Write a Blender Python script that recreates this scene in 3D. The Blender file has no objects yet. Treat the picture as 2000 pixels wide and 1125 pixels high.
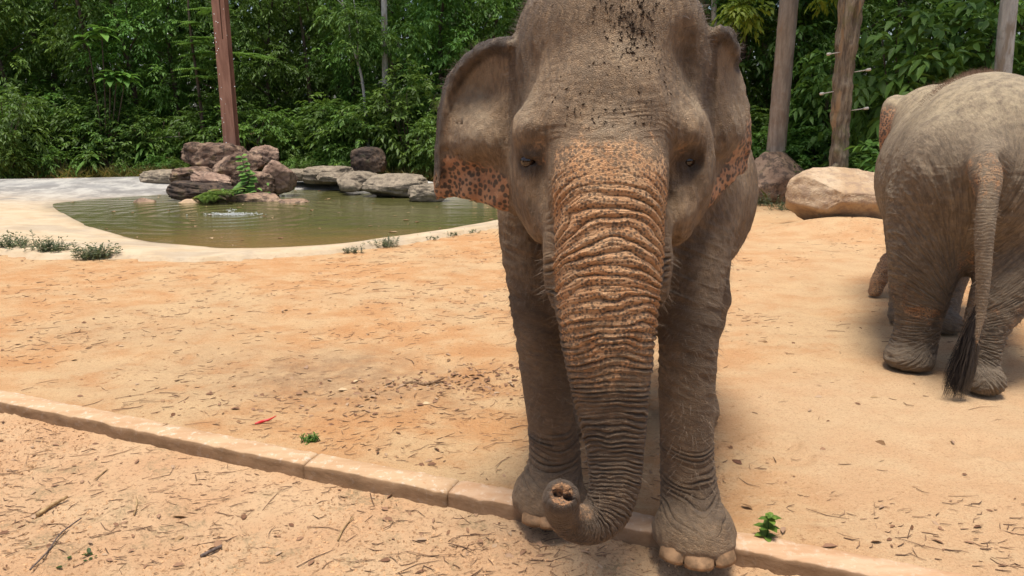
import bpy, math, random
import numpy as np
from mathutils import Vector, Matrix

# ------------------------------------------------------------------ camera
H = 1.70
PITCH = math.radians(13.0)
FPX = 1450.0                      # focal length in photo pixels (2000 wide)
CP, SP = math.cos(PITCH), math.sin(PITCH)
scene = bpy.context.scene
col = scene.collection
cam_d = bpy.data.cameras.new('camera')
cam_d.sensor_width = 36.0
cam_d.lens = 36.0 * FPX / 2000.0
cam_d.clip_start = 0.05
cam_d.clip_end = 500.0
cam = bpy.data.objects.new('camera', cam_d)
col.objects.link(cam)
cam.location = (0, 0, H)
cam.rotation_euler = (math.radians(90) - PITCH, 0, 0)
scene.camera = cam

# ------------------------------------------------------------------ light
SUN_DIR = Vector((-0.04, -0.13, 1.0)).normalized()      # towards the sun
world = bpy.data.worlds.new('World')
scene.world = world
world.use_nodes = True
wn = world.node_tree.nodes
wl = world.node_tree.links
wn.clear()
w_out = wn.new('ShaderNodeOutputWorld')
w_bg = wn.new('ShaderNodeBackground')
w_sky = wn.new('ShaderNodeTexSky')
w_sky.sky_type = 'NISHITA'
w_sky.sun_disc = False
w_sky.sun_elevation = math.asin(SUN_DIR.z)
w_sky.sun_rotation = math.atan2(SUN_DIR.x, SUN_DIR.y)
w_sky.air_density = 1.0
w_sky.dust_density = 4.0
w_bg.inputs['Strength'].default_value = 0.125
wl.new(w_sky.outputs['Color'], w_bg.inputs['Color'])
wl.new(w_bg.outputs['Background'], w_out.inputs['Surface'])
sun_d = bpy.data.lights.new('sun', 'SUN')
sun_d.energy = 3.6
sun_d.angle = math.radians(18.0)
sun_d.color = (1.0, 0.94, 0.84)
sun = bpy.data.objects.new('sun', sun_d)
col.objects.link(sun)
sun.rotation_euler = SUN_DIR.to_track_quat('Z', 'Y').to_euler()
sun.location = (0, 8, 20)
scene.view_settings.view_transform = 'Standard'
scene.view_settings.look = 'None'
scene.view_settings.gamma = 1.0
scene.view_settings.use_curve_mapping = False
scene.view_settings.exposure = 0.43
try:
    scene.cycles.max_bounces = 6
    scene.cycles.transparent_max_bounces = 6
except Exception:
    pass

rng = np.random.default_rng(7)
random.seed(7)

# ------------------------------------------------------------------ helpers
def W(px, py, Y):
    """photo pixel + distance ahead of the photographer -> place in the world"""
    a = (px - 1000.0) / FPX
    b = (562.5 - py) / FPX
    dy = CP + b * SP
    dz = -SP + b * CP
    t = Y / dy
    return np.array([a * t, Y, H + dz * t])

def G(px, py, z=0.0):
    """photo pixel -> place on the level z"""
    a = (px - 1000.0) / FPX
    b = (562.5 - py) / FPX
    dy = CP + b * SP
    dz = -SP + b * CP
    t = (z - H) / dz
    return np.array([a * t, dy * t, z])

def sstep(a, b, x):
    t = np.clip((x - a) / (b - a), 0, 1)
    return t * t * (3 - 2 * t)

def _hash(ix, iy, iz, seed):
    h = (ix * 374761393 + iy * 668265263 + iz * 2147483647 + seed * 1274126177) & 0xFFFFFFFF
    h = ((h ^ (h >> 13)) * 1274126177) & 0xFFFFFFFF
    h = (h ^ (h >> 16)) & 0xFFFFFF
    return h.astype(np.float32) / np.float32(0x800000) - 1.0

def vnoise(P, seed=0):
    P = np.asarray(P, dtype=np.float64)
    I = np.floor(P).astype(np.int64)
    f = (P - I).astype(np.float32)
    f = f * f * f * (f * (f * 6 - 15) + 10)
    x, y, z = I[:, 0], I[:, 1], I[:, 2]
    fx, fy, fz = f[:, 0], f[:, 1], f[:, 2]
    def L(a, b, t): return a + (b - a) * t
    c00 = L(_hash(x, y, z, seed), _hash(x + 1, y, z, seed), fx)
    c10 = L(_hash(x, y + 1, z, seed), _hash(x + 1, y + 1, z, seed), fx)
    c01 = L(_hash(x, y, z + 1, seed), _hash(x + 1, y, z + 1, seed), fx)
    c11 = L(_hash(x, y + 1, z + 1, seed), _hash(x + 1, y + 1, z + 1, seed), fx)
    return L(L(c00, c10, fy), L(c01, c11, fy), fz)

def fbm(P, octv=3, seed=0, gain=0.5):
    s = 0; a = 1.0; t = 0
    P = np.asarray(P, dtype=np.float64)
    for o in range(octv):
        s = s + a * vnoise(P * (2.03 ** o) + 17.3 * o, seed + o)
        t += a; a *= gain
    return s / t

def ridge(P, seed=0, octv=2):
    s = 0; a = 1.0; t = 0
    for o in range(octv):
        s = s + a * (1 - np.abs(vnoise(np.asarray(P) * (2.1 ** o) + 9.1 * o, seed + o)) * 2)
        t += a; a *= 0.5
    return s / t

def catmull(pts, n, closed=False):
    pts = np.asarray(pts, float)
    m = len(pts)
    out = []
    segs = m if closed else m - 1
    for i in range(n):
        u = i / n * segs if closed else i / (n - 1) * segs
        k = min(int(u), segs - 1); t = u - k
        if closed:
            p0, p1, p2, p3 = pts[(k - 1) % m], pts[k % m], pts[(k + 1) % m], pts[(k + 2) % m]
        else:
            p0, p1, p2, p3 = pts[max(k - 1, 0)], pts[k], pts[k + 1], pts[min(k + 2, m - 1)]
        out.append(0.5 * (2 * p1 + (p2 - p0) * t + (2 * p0 - 5 * p1 + 4 * p2 - p3) * t * t + (3 * p1 - p0 - 3 * p2 + p3) * t ** 3))
    return np.array(out)

def np_mesh(name, V, F, smooth=True):
    """V (n,3); F one int array (m,3|4) or a list of such"""
    me = bpy.data.meshes.new(name)
    V = np.ascontiguousarray(V, dtype=np.float32)
    Fs = F if isinstance(F, list) else [F]
    Fs = [np.asarray(f, dtype=np.int32) for f in Fs if len(f)]
    me.vertices.add(len(V))
    me.vertices.foreach_set('co', V.ravel())
    loops = np.concatenate([f.ravel() for f in Fs])
    tot = np.concatenate([np.full(len(f), f.shape[1], dtype=np.int32) for f in Fs])
    start = np.concatenate([[0], np.cumsum(tot)[:-1]]).astype(np.int32)
    me.loops.add(len(loops))
    me.loops.foreach_set('vertex_index', loops)
    me.polygons.add(len(tot))
    me.polygons.foreach_set('loop_start', start)
    me.polygons.foreach_set('loop_total', tot)
    me.polygons.foreach_set('use_smooth', np.full(len(tot), smooth, dtype=bool))
    me.update(calc_edges=True)
    me.validate()
    return me

def attr_f(me, name, vals):
    a = me.attributes.new(name, 'FLOAT', 'POINT')
    a.data.foreach_set('value', np.ascontiguousarray(vals, dtype=np.float32))

def attr_v(me, name, vals):
    a = me.attributes.new(name, 'FLOAT_VECTOR', 'POINT')
    a.data.foreach_set('vector', np.ascontiguousarray(vals, dtype=np.float32).ravel())

def link(name, me, mat=None, parent=None, loc=None, rot=None, scale=None):
    o = bpy.data.objects.new(name, me)
    col.objects.link(o)
    if mat is not None and me is not None and len(me.materials) == 0:
        me.materials.append(mat)
    if parent is not None: o.parent = parent
    if loc is not None: o.location = loc
    if rot is not None: o.rotation_euler = rot
    if scale is not None: o.scale = scale if hasattr(scale, '__len__') else (scale,) * 3
    return o

SEEN = {}
def tag(o, label=None, cat=None, group=None, kind=None):
    if label and group and ('wood' in group or 'understorey' in group):
        k = SEEN.get(label, 0); SEEN[label] = k + 1
        if k: label = ['second ', 'third ', 'fourth '][min(k, 3) - 1] + label
    if label: o['label'] = label
    if cat: o['category'] = cat
    if group: o['group'] = group
    if kind: o['kind'] = kind
    return o

def empty(name, loc, rot=(0, 0, 0)):
    o = bpy.data.objects.new(name, None)
    o.empty_display_size = 0.2
    col.objects.link(o)
    o.location = loc; o.rotation_euler = rot
    return o

def tube_np(path, radii, seg=10, cap=True, twist=0.0):
    path = np.asarray(path, float); n = len(path)
    radii = np.broadcast_to(np.asarray(radii, float), (n,))
    T = np.gradient(path, axis=0)
    T /= np.linalg.norm(T, axis=1)[:, None] + 1e-9
    ref = np.array([0.0, 0, 1]) if abs(T[0][2]) < 0.9 else np.array([1.0, 0, 0])
    A = np.cross(T, ref); A /= np.linalg.norm(A, axis=1)[:, None] + 1e-9
    B = np.cross(T, A)
    th = np.linspace(0, 2 * np.pi, seg, endpoint=False) + twist
    V = (path[:, None, :] + radii[:, None, None] * (np.cos(th)[None, :, None] * A[:, None, :] + np.sin(th)[None, :, None] * B[:, None, :])).reshape(-1, 3)
    i = np.arange(n - 1)[:, None] * seg; j = np.arange(seg)[None, :]; j2 = (j + 1) % seg
    F = np.stack([i + j, i + j2, i + seg + j2, i + seg + j], -1).reshape(-1, 4)
    Fs = [F]
    if cap:
        V = np.vstack([V, path[0], path[-1]])
        a = len(V) - 2; b = len(V) - 1
        jj = np.arange(seg); jn = (jj + 1) % seg
        Fs.append(np.vstack([np.stack([np.full(seg, a), jn, jj], -1), np.stack([np.full(seg, b), (n - 1) * seg + jj, (n - 1) * seg + jn], -1)]))
    return V, Fs

def merge(parts):
    """list of (V, [F..]) -> one (V, [quads, tris])"""
    Vs = []; q = []; t = []; off = 0
    for V, Fs in parts:
        for f in (Fs if isinstance(Fs, list) else [Fs]):
            f = np.asarray(f)
            (q if f.shape[1] == 4 else t).append(f + off)
        Vs.append(V); off += len(V)
    out = []
    if q: out.append(np.vstack(q))
    if t: out.append(np.vstack(t))
    return np.vstack(Vs), out

# ------------------------------------------------------------------ material helpers
class NT:
    def __init__(self, name):
        self.m = bpy.data.materials.new(name)
        self.m.use_nodes = True
        self.n = self.m.node_tree.nodes; self.l = self.m.node_tree.links
        self.n.clear()
        self.out = self.n.new('ShaderNodeOutputMaterial')
        self.bsdf = self.n.new('ShaderNodeBsdfPrincipled')
        self.l.new(self.bsdf.outputs[0], self.out.inputs['Surface'])
    def node(self, t, **kw):
        n = self.n.new('ShaderNode' + t)
        for k, v in kw.items(): setattr(n, k, v)
        return n
    def put(self, sock, v):
        if isinstance(v, bpy.types.NodeSocket): self.l.new(v, sock)
        elif v is not None: sock.default_value = v
    def coord(self, out='Object', scale=(1, 1, 1)):
        c = self.node('TexCoord'); m = self.node('Mapping')
        self.l.new(c.outputs[out], m.inputs['Vector'])
        m.inputs['Scale'].default_value = scale
        return m.outputs[0]
    def geo(self): return self.node('NewGeometry').outputs['Position']
    def scaled(self, v, s):
        m = self.node('Mapping'); self.put(m.inputs['Vector'], v); m.inputs['Scale'].default_value = s if hasattr(s, '__len__') else (s, s, s)
        return m.outputs[0]
    def noise(self, v, scale, detail=4, rough=0.55, dist=0.0):
        n = self.node('TexNoise'); self.put(n.inputs['Vector'], v)
        n.inputs['Scale'].default_value = scale; n.inputs['Detail'].default_value = detail
        n.inputs['Roughness'].default_value = rough; n.inputs['Distortion'].default_value = dist
        return n.outputs['Fac']
    def vor(self, v, scale, feature='F1', rand=1.0):
        n = self.node('TexVoronoi', feature=feature); self.put(n.inputs['Vector'], v)
        n.inputs['Scale'].default_value = scale; n.inputs['Randomness'].default_value = rand
        return n.outputs['Distance']
    def attr(self, name, out='Fac'):
        n = self.node('Attribute'); n.attribute_name = name
        return n.outputs[out]
    def ramp(self, fac, a, b, ca=0.0, cb=1.0):
        n = self.node('MapRange', interpolation_type='SMOOTHSTEP'); self.put(n.inputs['Value'], fac)
        n.inputs['From Min'].default_value = a; n.inputs['From Max'].default_value = b
        n.inputs['To Min'].default_value = ca; n.inputs['To Max'].default_value = cb
        return n.outputs[0]
    def mix(self, fac, a, b, blend='MIX'):
        n = self.node('Mix', data_type='RGBA', blend_type=blend)
        self.put(n.inputs[0], fac)
        self.put(n.inputs[6], (*a, 1) if isinstance(a, tuple) else a)
        self.put(n.inputs[7], (*b, 1) if isinstance(b, tuple) else b)
        return n.outputs[2]
    def math(self, op, a, b=None, clamp=False):
        n = self.node('Math', operation=op, use_clamp=clamp); self.put(n.inputs[0], a)
        if b is not None: self.put(n.inputs[1], b)
        return n.outputs[0]
    def bump(self, height, strength=0.5, dist=0.01, normal=None):
        n = self.node('Bump'); n.inputs['Strength'].default_value = strength; n.inputs['Distance'].default_value = dist
        self.put(n.inputs['Height'], height)
        if normal is not None: self.put(n.inputs['Normal'], normal)
        return n.outputs[0]
    def done(self, color=None, rough=None, normal=None, spec=None):
        b = self.bsdf
        if isinstance(color, tuple): color = (*color, 1)
        self.put(b.inputs['Base Color'], color); self.put(b.inputs['Roughness'], rough)
        if normal is not None: self.put(b.inputs['Normal'], normal)
        if spec is not None: self.put(b.inputs['Specular IOR Level'], spec)
        return self.m

# ------------------------------------------------------------------ sculpting by distance field
def smin(a, b, k):
    h = np.clip(0.5 + 0.5 * (b - a) / k, 0, 1)
    return b * (1 - h) + a * h - k * h * (1 - h)

class Sculpt:
    def __init__(self): self.ops = []
    def add(self, f, lo, hi, k=0.05, sub=False):
        self.ops.append((f, np.asarray(lo) - k - 0.05, np.asarray(hi) + k + 0.05, k, sub))
    def ell(self, c, r, k=0.05, sub=False, rot=None):
        c = np.asarray(c, float); r = np.asarray(r, float)
        M = np.eye(3) if rot is None else np.array(Matrix.Rotation(rot[0], 3, 'X') @ Matrix.Rotation(rot[1], 3, 'Y') @ Matrix.Rotation(rot[2], 3, 'Z'))
        def f(P):
            q = (P - c) @ M
            k0 = np.linalg.norm(q / r, axis=1); k1 = np.linalg.norm(q / (r * r), axis=1) + 1e-9
            return k0 * (k0 - 1) / k1
        R = max(r) if rot is not None else r
        self.add(f, c - R, c + R, k, sub)
    def chain(self, pts, rad, k=0.05, n=None, sub=False, flat=None, own=None):
        """round tube through pts; flat=(axis, factor) squeezes the section along an axis"""
        pts = np.asarray(pts, float); rad = np.asarray(rad, float)
        if n:
            q = catmull(np.hstack([pts, rad[:, None]]), n); pts, rad = q[:, :3], q[:, 3]
        kk = own or 0.0
        def f(P):
            d = np.full(len(P), 1e3)
            for i in range(len(pts) - 1):
                a, b = pts[i], pts[i + 1]; ba = b - a
                t = np.clip(((P - a) @ ba) / (ba @ ba + 1e-12), 0, 1)
                q = P - (a + t[:, None] * ba)
                if flat is not None:
                    ax = np.asarray(flat[0], float); q = q + (q @ ax)[:, None] * ax * (flat[1] - 1)
                di = np.linalg.norm(q, axis=1) - (rad[i] + t * (rad[i + 1] - rad[i]))
                d = np.minimum(d, di)
            return d
        m = max(rad) * 1.3
        self.add(f, pts.min(0) - m, pts.max(0) + m, k, sub)
    def plate(self, poly, g, th, k=0.03, edge=0.02):
        """curved sheet: poly is an outline in (x,z), g(x,z) its depth y, th(x,z) half thickness"""
        poly = np.asarray(poly, float)
        def f(P):
            p = P[:, [0, 2]]
            d = np.full(len(p), 1e9); s = np.ones(len(p))
            n = len(poly)
            for i in range(n):
                a = poly[i]; b = poly[i - 1]; e = b - a; w = p - a
                t = np.clip((w @ e) / (e @ e), 0, 1)
                bb = w - t[:, None] * e
                d = np.minimum(d, (bb ** 2).sum(1))
                c1 = p[:, 1] >= a[1]; c2 = p[:, 1] < b[1]; c3 = e[0] * w[:, 1] > e[1] * w[:, 0]
                fl = (c1 & c2 & c3) | (~c1 & ~c2 & ~c3)
                s = np.where(fl, -s, s)
            d2 = s * np.sqrt(d)
            t_ = th(p[:, 0], p[:, 1])
            dw = np.abs(P[:, 1] - g(p[:, 0], p[:, 1]))
            ax = np.maximum(d2 + t_, 0)
            return np.sqrt(ax ** 2 + dw ** 2) - t_ + np.minimum(np.maximum(d2 + t_, -0.0), 0)
        ys = g(poly[:, 0], poly[:, 1])
        lo = [poly[:, 0].min(), ys.min() - 0.15, poly[:, 1].min()]; hi = [poly[:, 0].max(), ys.max() + 0.15, poly[:, 1].max()]
        self.add(f, lo, hi, k)
    def floor(self, z, pts_lo, pts_hi, k=0.03):
        self.add(lambda P: P[:, 2] - z, pts_lo, pts_hi, k, True)
    def eval(self, P):
        d = np.full(len(P), 1e3)
        for f, lo, hi, k, sub in self.ops:
            m = np.flatnonzero(np.all((P > lo) & (P < hi), axis=1))
            if not len(m): continue
            v = f(P[m])
            d[m] = -smin(-d[m], v, k) if sub else smin(d[m], v, k)
        return d
    def mesh(self, lo, hi, h):
        """surface nets"""
        lo = np.asarray(lo, float); hi = np.asarray(hi, float)
        n = np.ceil((hi - lo) / h).astype(int) + 1
        ax = [lo[i] + h * np.arange(n[i]) for i in range(3)]
        B = 4                                             # coarse pass first, fine only near the skin
        cn = (n + B - 1) // B
        cc = [lo[i] + h * (B * np.arange(cn[i]) + (B - 1) / 2) for i in range(3)]
        CPt = np.stack(np.meshgrid(*cc, indexing='ij'), -1).reshape(-1, 3)
        cd = self.eval(CPt)
        F = np.repeat(np.repeat(np.repeat(cd.reshape(cn), B, 0), B, 1), B, 2)[:n[0], :n[1], :n[2]].copy()
        near = np.abs(F) < B * h * 1.9
        ii = np.argwhere(near)
        F[near] = self.eval(lo + h * ii)
        S = F < 0
        C = np.zeros(n - 1, int)
        for dx in (0, 1):
            for dy in (0, 1):
                for dz in (0, 1):
                    C += S[dx:n[0] - 1 + dx, dy:n[1] - 1 + dy, dz:n[2] - 1 + dz]
        act = (C > 0) & (C < 8)
        idx = np.full(n - 1, -1); cells = np.argwhere(act); idx[act] = np.arange(len(cells))
        acc = np.zeros((len(cells), 3)); cnt = np.zeros(len(cells))
        cor = [(x, y, z) for x in (0, 1) for y in (0, 1) for z in (0, 1)]
        for a in cor:
            for b in cor:
                if sum(abs(a[i] - b[i]) for i in range(3)) == 1 and a < b:
                    fa = F[tuple((cells + a).T)]; fb = F[tuple((cells + b).T)]
                    m = (fa < 0) != (fb < 0)
                    t = np.where(m, fa / np.where(m, fa - fb, 1), 0)
                    p = np.asarray(a) + t[:, None] * (np.asarray(b) - np.asarray(a))
                    acc += np.where(m[:, None], p, 0); cnt += m
        V = lo + h * (cells + acc / cnt[:, None])
        quads = []
        for a in range(3):
            b, c = (a + 1) % 3, (a + 2) % 3
            sl0 = [slice(None)] * 3; sl1 = [slice(None)] * 3
            sl0[a] = slice(0, -1); sl1[a] = slice(1, None)
            A = S[tuple(sl0)]; B = S[tuple(sl1)]
            e = np.argwhere(A != B)
            e = e[(e[:, b] > 0) & (e[:, c] > 0) & (e[:, b] < n[b] - 1) & (e[:, c] < n[c] - 1)]
            inside = A[tuple(e.T)]
            def ci(db, dc):
                q = e.copy(); q[:, b] -= db; q[:, c] -= dc
                return idx[tuple(q.T)]
            q = np.stack([ci(1, 1), ci(0, 1), ci(0, 0), ci(1, 0)], -1)
            q[~inside] = q[~inside][:, ::-1]
            quads.append(q)
        Q = np.vstack(quads)
        Q = Q[(Q >= 0).all(1)]
        # one light relaxation
        for _ in range(2):
            s = np.zeros_like(V); w = np.zeros(len(V))
            for i in range(4):
                j = (i + 1) % 4
                np.add.at(s, Q[:, i], V[Q[:, j]]); np.add.at(s, Q[:, j], V[Q[:, i]])
                np.add.at(w, Q[:, i], 1); np.add.at(w, Q[:, j], 1)
            V = 0.55 * V + 0.45 * s / np.maximum(w, 1)[:, None]
        return V, Q

def refine(V, Q, levels):
    me = np_mesh('tmp', V, Q)
    o = bpy.data.objects.new('tmp', me); col.objects.link(o)
    md = o.modifiers.new('s', 'SUBSURF'); md.levels = levels; md.render_levels = levels
    dg = bpy.context.evaluated_depsgraph_get()
    ev = o.evaluated_get(dg); m2 = bpy.data.meshes.new_from_object(ev)
    bpy.data.objects.remove(o); bpy.data.meshes.remove(me)
    return m2

def split_faces(V, Q, mask):
    """split masked quads in four; neighbours of the region become 5- or 6-gons so nothing gaps"""
    E = np.stack([Q, np.roll(Q, -1, 1)], -1)
    K = np.sort(E, -1); key = K[..., 0].astype(np.int64) * (len(V) + 1) + K[..., 1]
    uk = np.unique(key[mask])
    j = np.clip(np.searchsorted(uk, key), 0, len(uk) - 1); has = uk[j] == key
    a = (uk // (len(V) + 1)).astype(int); b = (uk % (len(V) + 1)).astype(int)
    mid = len(V) + j
    Qm = Q[mask]; Mm = mid[mask]
    cen = len(V) + len(uk) + np.arange(len(Qm))
    V2 = np.vstack([V, (V[a] + V[b]) / 2, V[Qm].mean(1)])
    quads = [np.stack([Qm[:, i], Mm[:, i], cen, Mm[:, i - 1]], -1) for i in range(4)]
    rest = ~mask; touched = rest & has.any(1)
    plain = Q[rest & ~has.any(1)]
    ng = {}
    for f, hh, mm in zip(Q[touched], has[touched], mid[touched]):
        p = []
        for i in range(4):
            p.append(f[i])
            if hh[i]: p.append(mm[i])
        ng.setdefault(len(p), []).append(p)
    return V2, np.vstack(quads), plain, [np.array(v) for v in ng.values()]

def refine_np(V, Q, jobs):
    me = refine(V, Q, 1)
    n = len(me.vertices); V = np.empty(n * 3, np.float32); me.vertices.foreach_get('co', V); V = V.reshape(-1, 3).astype(float)
    Q = np.empty(len(me.polygons) * 4, np.int32); me.loops.foreach_get('vertex_index', Q); Q = Q.reshape(-1, 4)
    bpy.data.meshes.remove(me)
    done = []
    for fn in jobs:
        V, Q, plain, ng = split_faces(V, Q, fn(V[Q].mean(1)))
        done.append(plain); done += ng
    return np_mesh('body', V, [Q] + done)

def get_vn(me):
    n = len(me.vertices)
    V = np.empty(n * 3, np.float32); me.vertices.foreach_get('co', V)
    N = np.empty(n * 3, np.float32); me.vertex_normals.foreach_get('vector', N)
    return V.reshape(-1, 3).astype(float), N.reshape(-1, 3).astype(float)

def along(P, pts, front=np.array([0, -1.0, 0])):
    """arc length, angle round the axis, distance from axis and local radius index for a polyline"""
    seg = np.linalg.norm(np.diff(pts, axis=0), axis=1); cum = np.concatenate([[0], np.cumsum(seg)])
    best = np.full(len(P), 1e9); s = np.zeros(len(P)); ang = np.zeros(len(P))
    for i in range(len(pts) - 1):
        a, b = pts[i], pts[i + 1]; ba = b - a; L2 = ba @ ba
        t = np.clip(((P - a) @ ba) / L2, 0, 1)
        q = P - (a + t[:, None] * ba); d = np.linalg.norm(q, axis=1)
        m = d < best
        T = ba / math.sqrt(L2); f = front - (front @ T) * T; f /= np.linalg.norm(f) + 1e-9; sd = np.cross(T, f)
        best[m] = d[m]; s[m] = cum[i] + t[m] * seg[i]; ang[m] = np.arctan2(q[m] @ sd, q[m] @ f)
    return s, ang, best

# ------------------------------------------------------------------ elephant skin
def mat_skin(name, base_a, base_b, dust_lit_c, bd=0.012, lw=0.45):
    t = NT(name)
    P = t.coord('Object')
    pink = t.attr('pink'); dust = t.attr('dust'); dark = t.attr('dark')
    sk = t.attr('sk', 'Vector'); skt = t.attr('skt', 'Vector'); wtr = t.attr('wt'); earm = t.attr('ear')
    fine = t.mix(wtr, t.noise(sk, 1.0, 5, 0.65), t.noise(skt, 1.0, 5, 0.65))
    n1 = t.noise(P, 6.0, 6, 0.62); n2 = t.noise(P, 38.0, 4, 0.6)
    base = t.mix(t.ramp(n1, 0.35, 0.66), base_a, base_b)
    base = t.mix(t.math('MULTIPLY', t.ramp(n2, 0.42, 0.72), 0.5), base, tuple(c * 1.3 for c in base_b))
    # fine lines of darker tone in the skin
    lines = t.ramp(fine, 0.42, 0.62)
    base = t.mix(t.math('MULTIPLY', lines, lw), base, tuple(c * 0.52 for c in base_a))
    # pigment free skin with dark freckles
    Pw = t.mix(0.012, P, t.node('TexNoise').outputs['Color'], 'ADD')
    vd = t.mix(earm, t.vor(Pw, 82.0, 'F1', 0.9), t.vor(Pw, 50.0, 'F1', 0.75))
    size = t.math('MULTIPLY_ADD', t.noise(P, 30, 2), 0.40)
    size.node.inputs[2].default_value = 0.19
    frk = t.math('SUBTRACT', t.math('SUBTRACT', vd, size), t.math('MULTIPLY', earm, 0.07))
    frk = t.math('SUBTRACT', frk, t.math('MULTIPLY', t.math('SUBTRACT', 0.72, pink, True), 0.40))
    frk = t.ramp(frk, -0.10, 0.13)
    edge = t.math('ADD', pink, t.math('MULTIPLY', t.math('SUBTRACT', t.noise(P, 17, 4, 0.7), 0.5), 0.9))
    pm = t.ramp(edge, 0.38, 0.66)
    pk = t.mix(t.ramp(t.noise(P, 11, 3), 0.3, 0.7), (0.60, 0.295, 0.125), (0.66, 0.39, 0.20))
    pk = t.mix(earm, pk, t.mix(t.ramp(t.noise(P, 16, 4, 0.7), 0.35, 0.65), (0.46, 0.205, 0.095), (0.60, 0.32, 0.165)))
    c = t.mix(pm, base, t.mix(frk, t.mix(t.ramp(earm, 0, 1, 0.42, 0.75), t.mix(0.25, base, pk), (0.060, 0.042, 0.030)), pk))
    dn = t.math('MULTIPLY', dust, t.ramp(t.noise(P, 14, 5, 0.7), 0.25, 0.7))
    c = t.mix(dn, c, dust_lit_c)
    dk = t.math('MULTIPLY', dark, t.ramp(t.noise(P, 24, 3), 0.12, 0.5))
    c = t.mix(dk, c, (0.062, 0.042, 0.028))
    b1 = t.vor(P, 150.0, 'DISTANCE_TO_EDGE')
    b1 = t.ramp(b1, 0.0, 0.18)
    b2 = fine
    b3 = t.noise(P, 260, 3)
    h = t.math('ADD', t.math('MULTIPLY', b1, 0.30), t.math('ADD', t.math('MULTIPLY', b2, 1.3), t.math('MULTIPLY', b3, 0.2)))
    nrm = t.bump(h, 0.95, bd)
    t.bsdf.inputs['Sheen Weight'].default_value = 0.08
    return t.done(c, t.ramp(n2, 0.2, 0.8, 0.48, 0.74), nrm, 0.32)

M_skin = mat_skin('elephant_skin', (0.178, 0.108, 0.055), (0.305, 0.198, 0.108), (0.58, 0.46, 0.31))
M_skin2 = mat_skin('elephant_skin_dusty', (0.215, 0.155, 0.098), (0.34, 0.255, 0.165), (0.60, 0.47, 0.29), 0.015, 0.5)
def mat_plain(name, c, rough=0.6, spec=0.3, var=0.25, scale=40, bump=0.3, bd=0.003):
    t = NT(name); P = t.coord('Object')
    n = t.noise(P, scale, 5, 0.6)
    cc = t.mix(t.ramp(n, 0.3, 0.7), tuple(x * (1 - var) for x in c), tuple(min(1, x * (1 + var)) for x in c))
    return t.done(cc, rough, t.bump(n, bump, bd), spec)
M_nail = mat_plain('toenail_horn', (0.25, 0.150, 0.078), 0.6, 0.3, 0.45, 22, 0.5)
M_hair = mat_plain('bristle', (0.09, 0.06, 0.045), 0.5, 0.3)
M_hairl = mat_plain('pale_bristle', (0.26, 0.19, 0.13), 0.5, 0.3)
M_hairb = mat_plain('brown_bristle', (0.15, 0.09, 0.055), 0.6, 0.2)
M_tuft = mat_plain('tail_hair', (0.02, 0.018, 0.02), 0.35, 0.5)
def mat_eye():
    t = NT('eye'); 
    P = t.coord('Object')
    return t.done(t.mix(t.ramp(t.noise(P, 60), 0.35, 0.65), (0.012, 0.008, 0.006), (0.045, 0.022, 0.010)), 0.06, None, 0.6)
M_eye = mat_eye()

def hairs(P, N, length, width, lean, curl=0.3, segs=2):
    """thin tapering blades standing on the surface"""
    n = len(P)
    d = N + lean + rng.normal(0, 0.28, (n, 3)); d /= np.linalg.norm(d, axis=1)[:, None]
    L = length * rng.uniform(0.45, 1.25, n)[:, None]
    side = np.cross(d, rng.normal(0, 1, (n, 3))); side /= np.linalg.norm(side, axis=1)[:, None] + 1e-9
    bend = rng.normal(0, curl, (n, 3)); bend[:, 2] -= curl * 0.6
    mid = P + d * L * 0.5 + bend * L * 0.1; tip = P + d * L + bend * L * 0.35
    w = width * 0.5
    V = np.stack([P - side * w, P + side * w, mid + side * w * 0.7, mid - side * w * 0.7, tip], 1).reshape(-1, 3)
    b = np.arange(n)[:, None] * 5
    return V, [b + np.array([[0, 1, 2, 3]]), b + np.array([[3, 2, 4]])]

def nail(c, direction, w, h, parent, base, tilt=0.35):
    """a toenail: a thick curved plate, rounded on top"""
    d = np.array([direction[0], direction[1], 0.0]); d /= np.linalg.norm(d); s = np.array([-d[1], d[0], 0]); u = np.array([0, 0, 1.0])
    u = u - d * tilt; u /= np.linalg.norm(u)
    nu, nv = 11, 8; V = []
    for j in range(nv):
        v = j / (nv - 1); 
        for i in range(nu):
            a = (i / (nu - 1) - 0.5) * 2
            half = math.sqrt(max(0, 1 - (max(0, v - 0.25) / 0.75) ** 2.2)) * 0.98 + 0.02
            x = a * w / 2 * half
            bulge = 0.25 * w * (1 - (a * half) ** 2) ** 0.5 * (1 - 0.55 * v ** 2)
            V.append(np.asarray(c) + s * x + u * (v * h) + d * (bulge + 0.004 * math.sin(v * 9)))
    nb = len(V)
    V += [p - d * 0.03 for p in V]
    F = []
    for j in range(nv - 1):
        for i in range(nu - 1):
            a = j * nu + i; F.append((a, a + 1, a + nu + 1, a + nu)); F.append((nb + a + nu, nb + a + nu + 1, nb + a + 1, nb + a))
    for i in range(nu - 1):
        F.append((i, nb + i, nb + i + 1, i + 1))
    V = np.array(V) - base
    return link('toenail', np_mesh('toenail', V, np.array(F)), M_nail, parent)

def uv_ball(c, r, nu=16, nv=10):
    V = []; F = []
    for j in range(nv + 1):
        ph = math.pi * j / nv
        for i in range(nu):
            th = 2 * math.pi * i / nu
            V.append((math.sin(ph) * math.cos(th), math.sin(ph) * math.sin(th), math.cos(ph)))
    for j in range(nv):
        for i in range(nu):
            F.append((j * nu + i, j * nu + (i + 1) % nu, (j + 1) * nu + (i + 1) % nu, (j + 1) * nu + i))
    return np.array(V) * np.asarray(r) + np.asarray(c), np.array(F)

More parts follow.
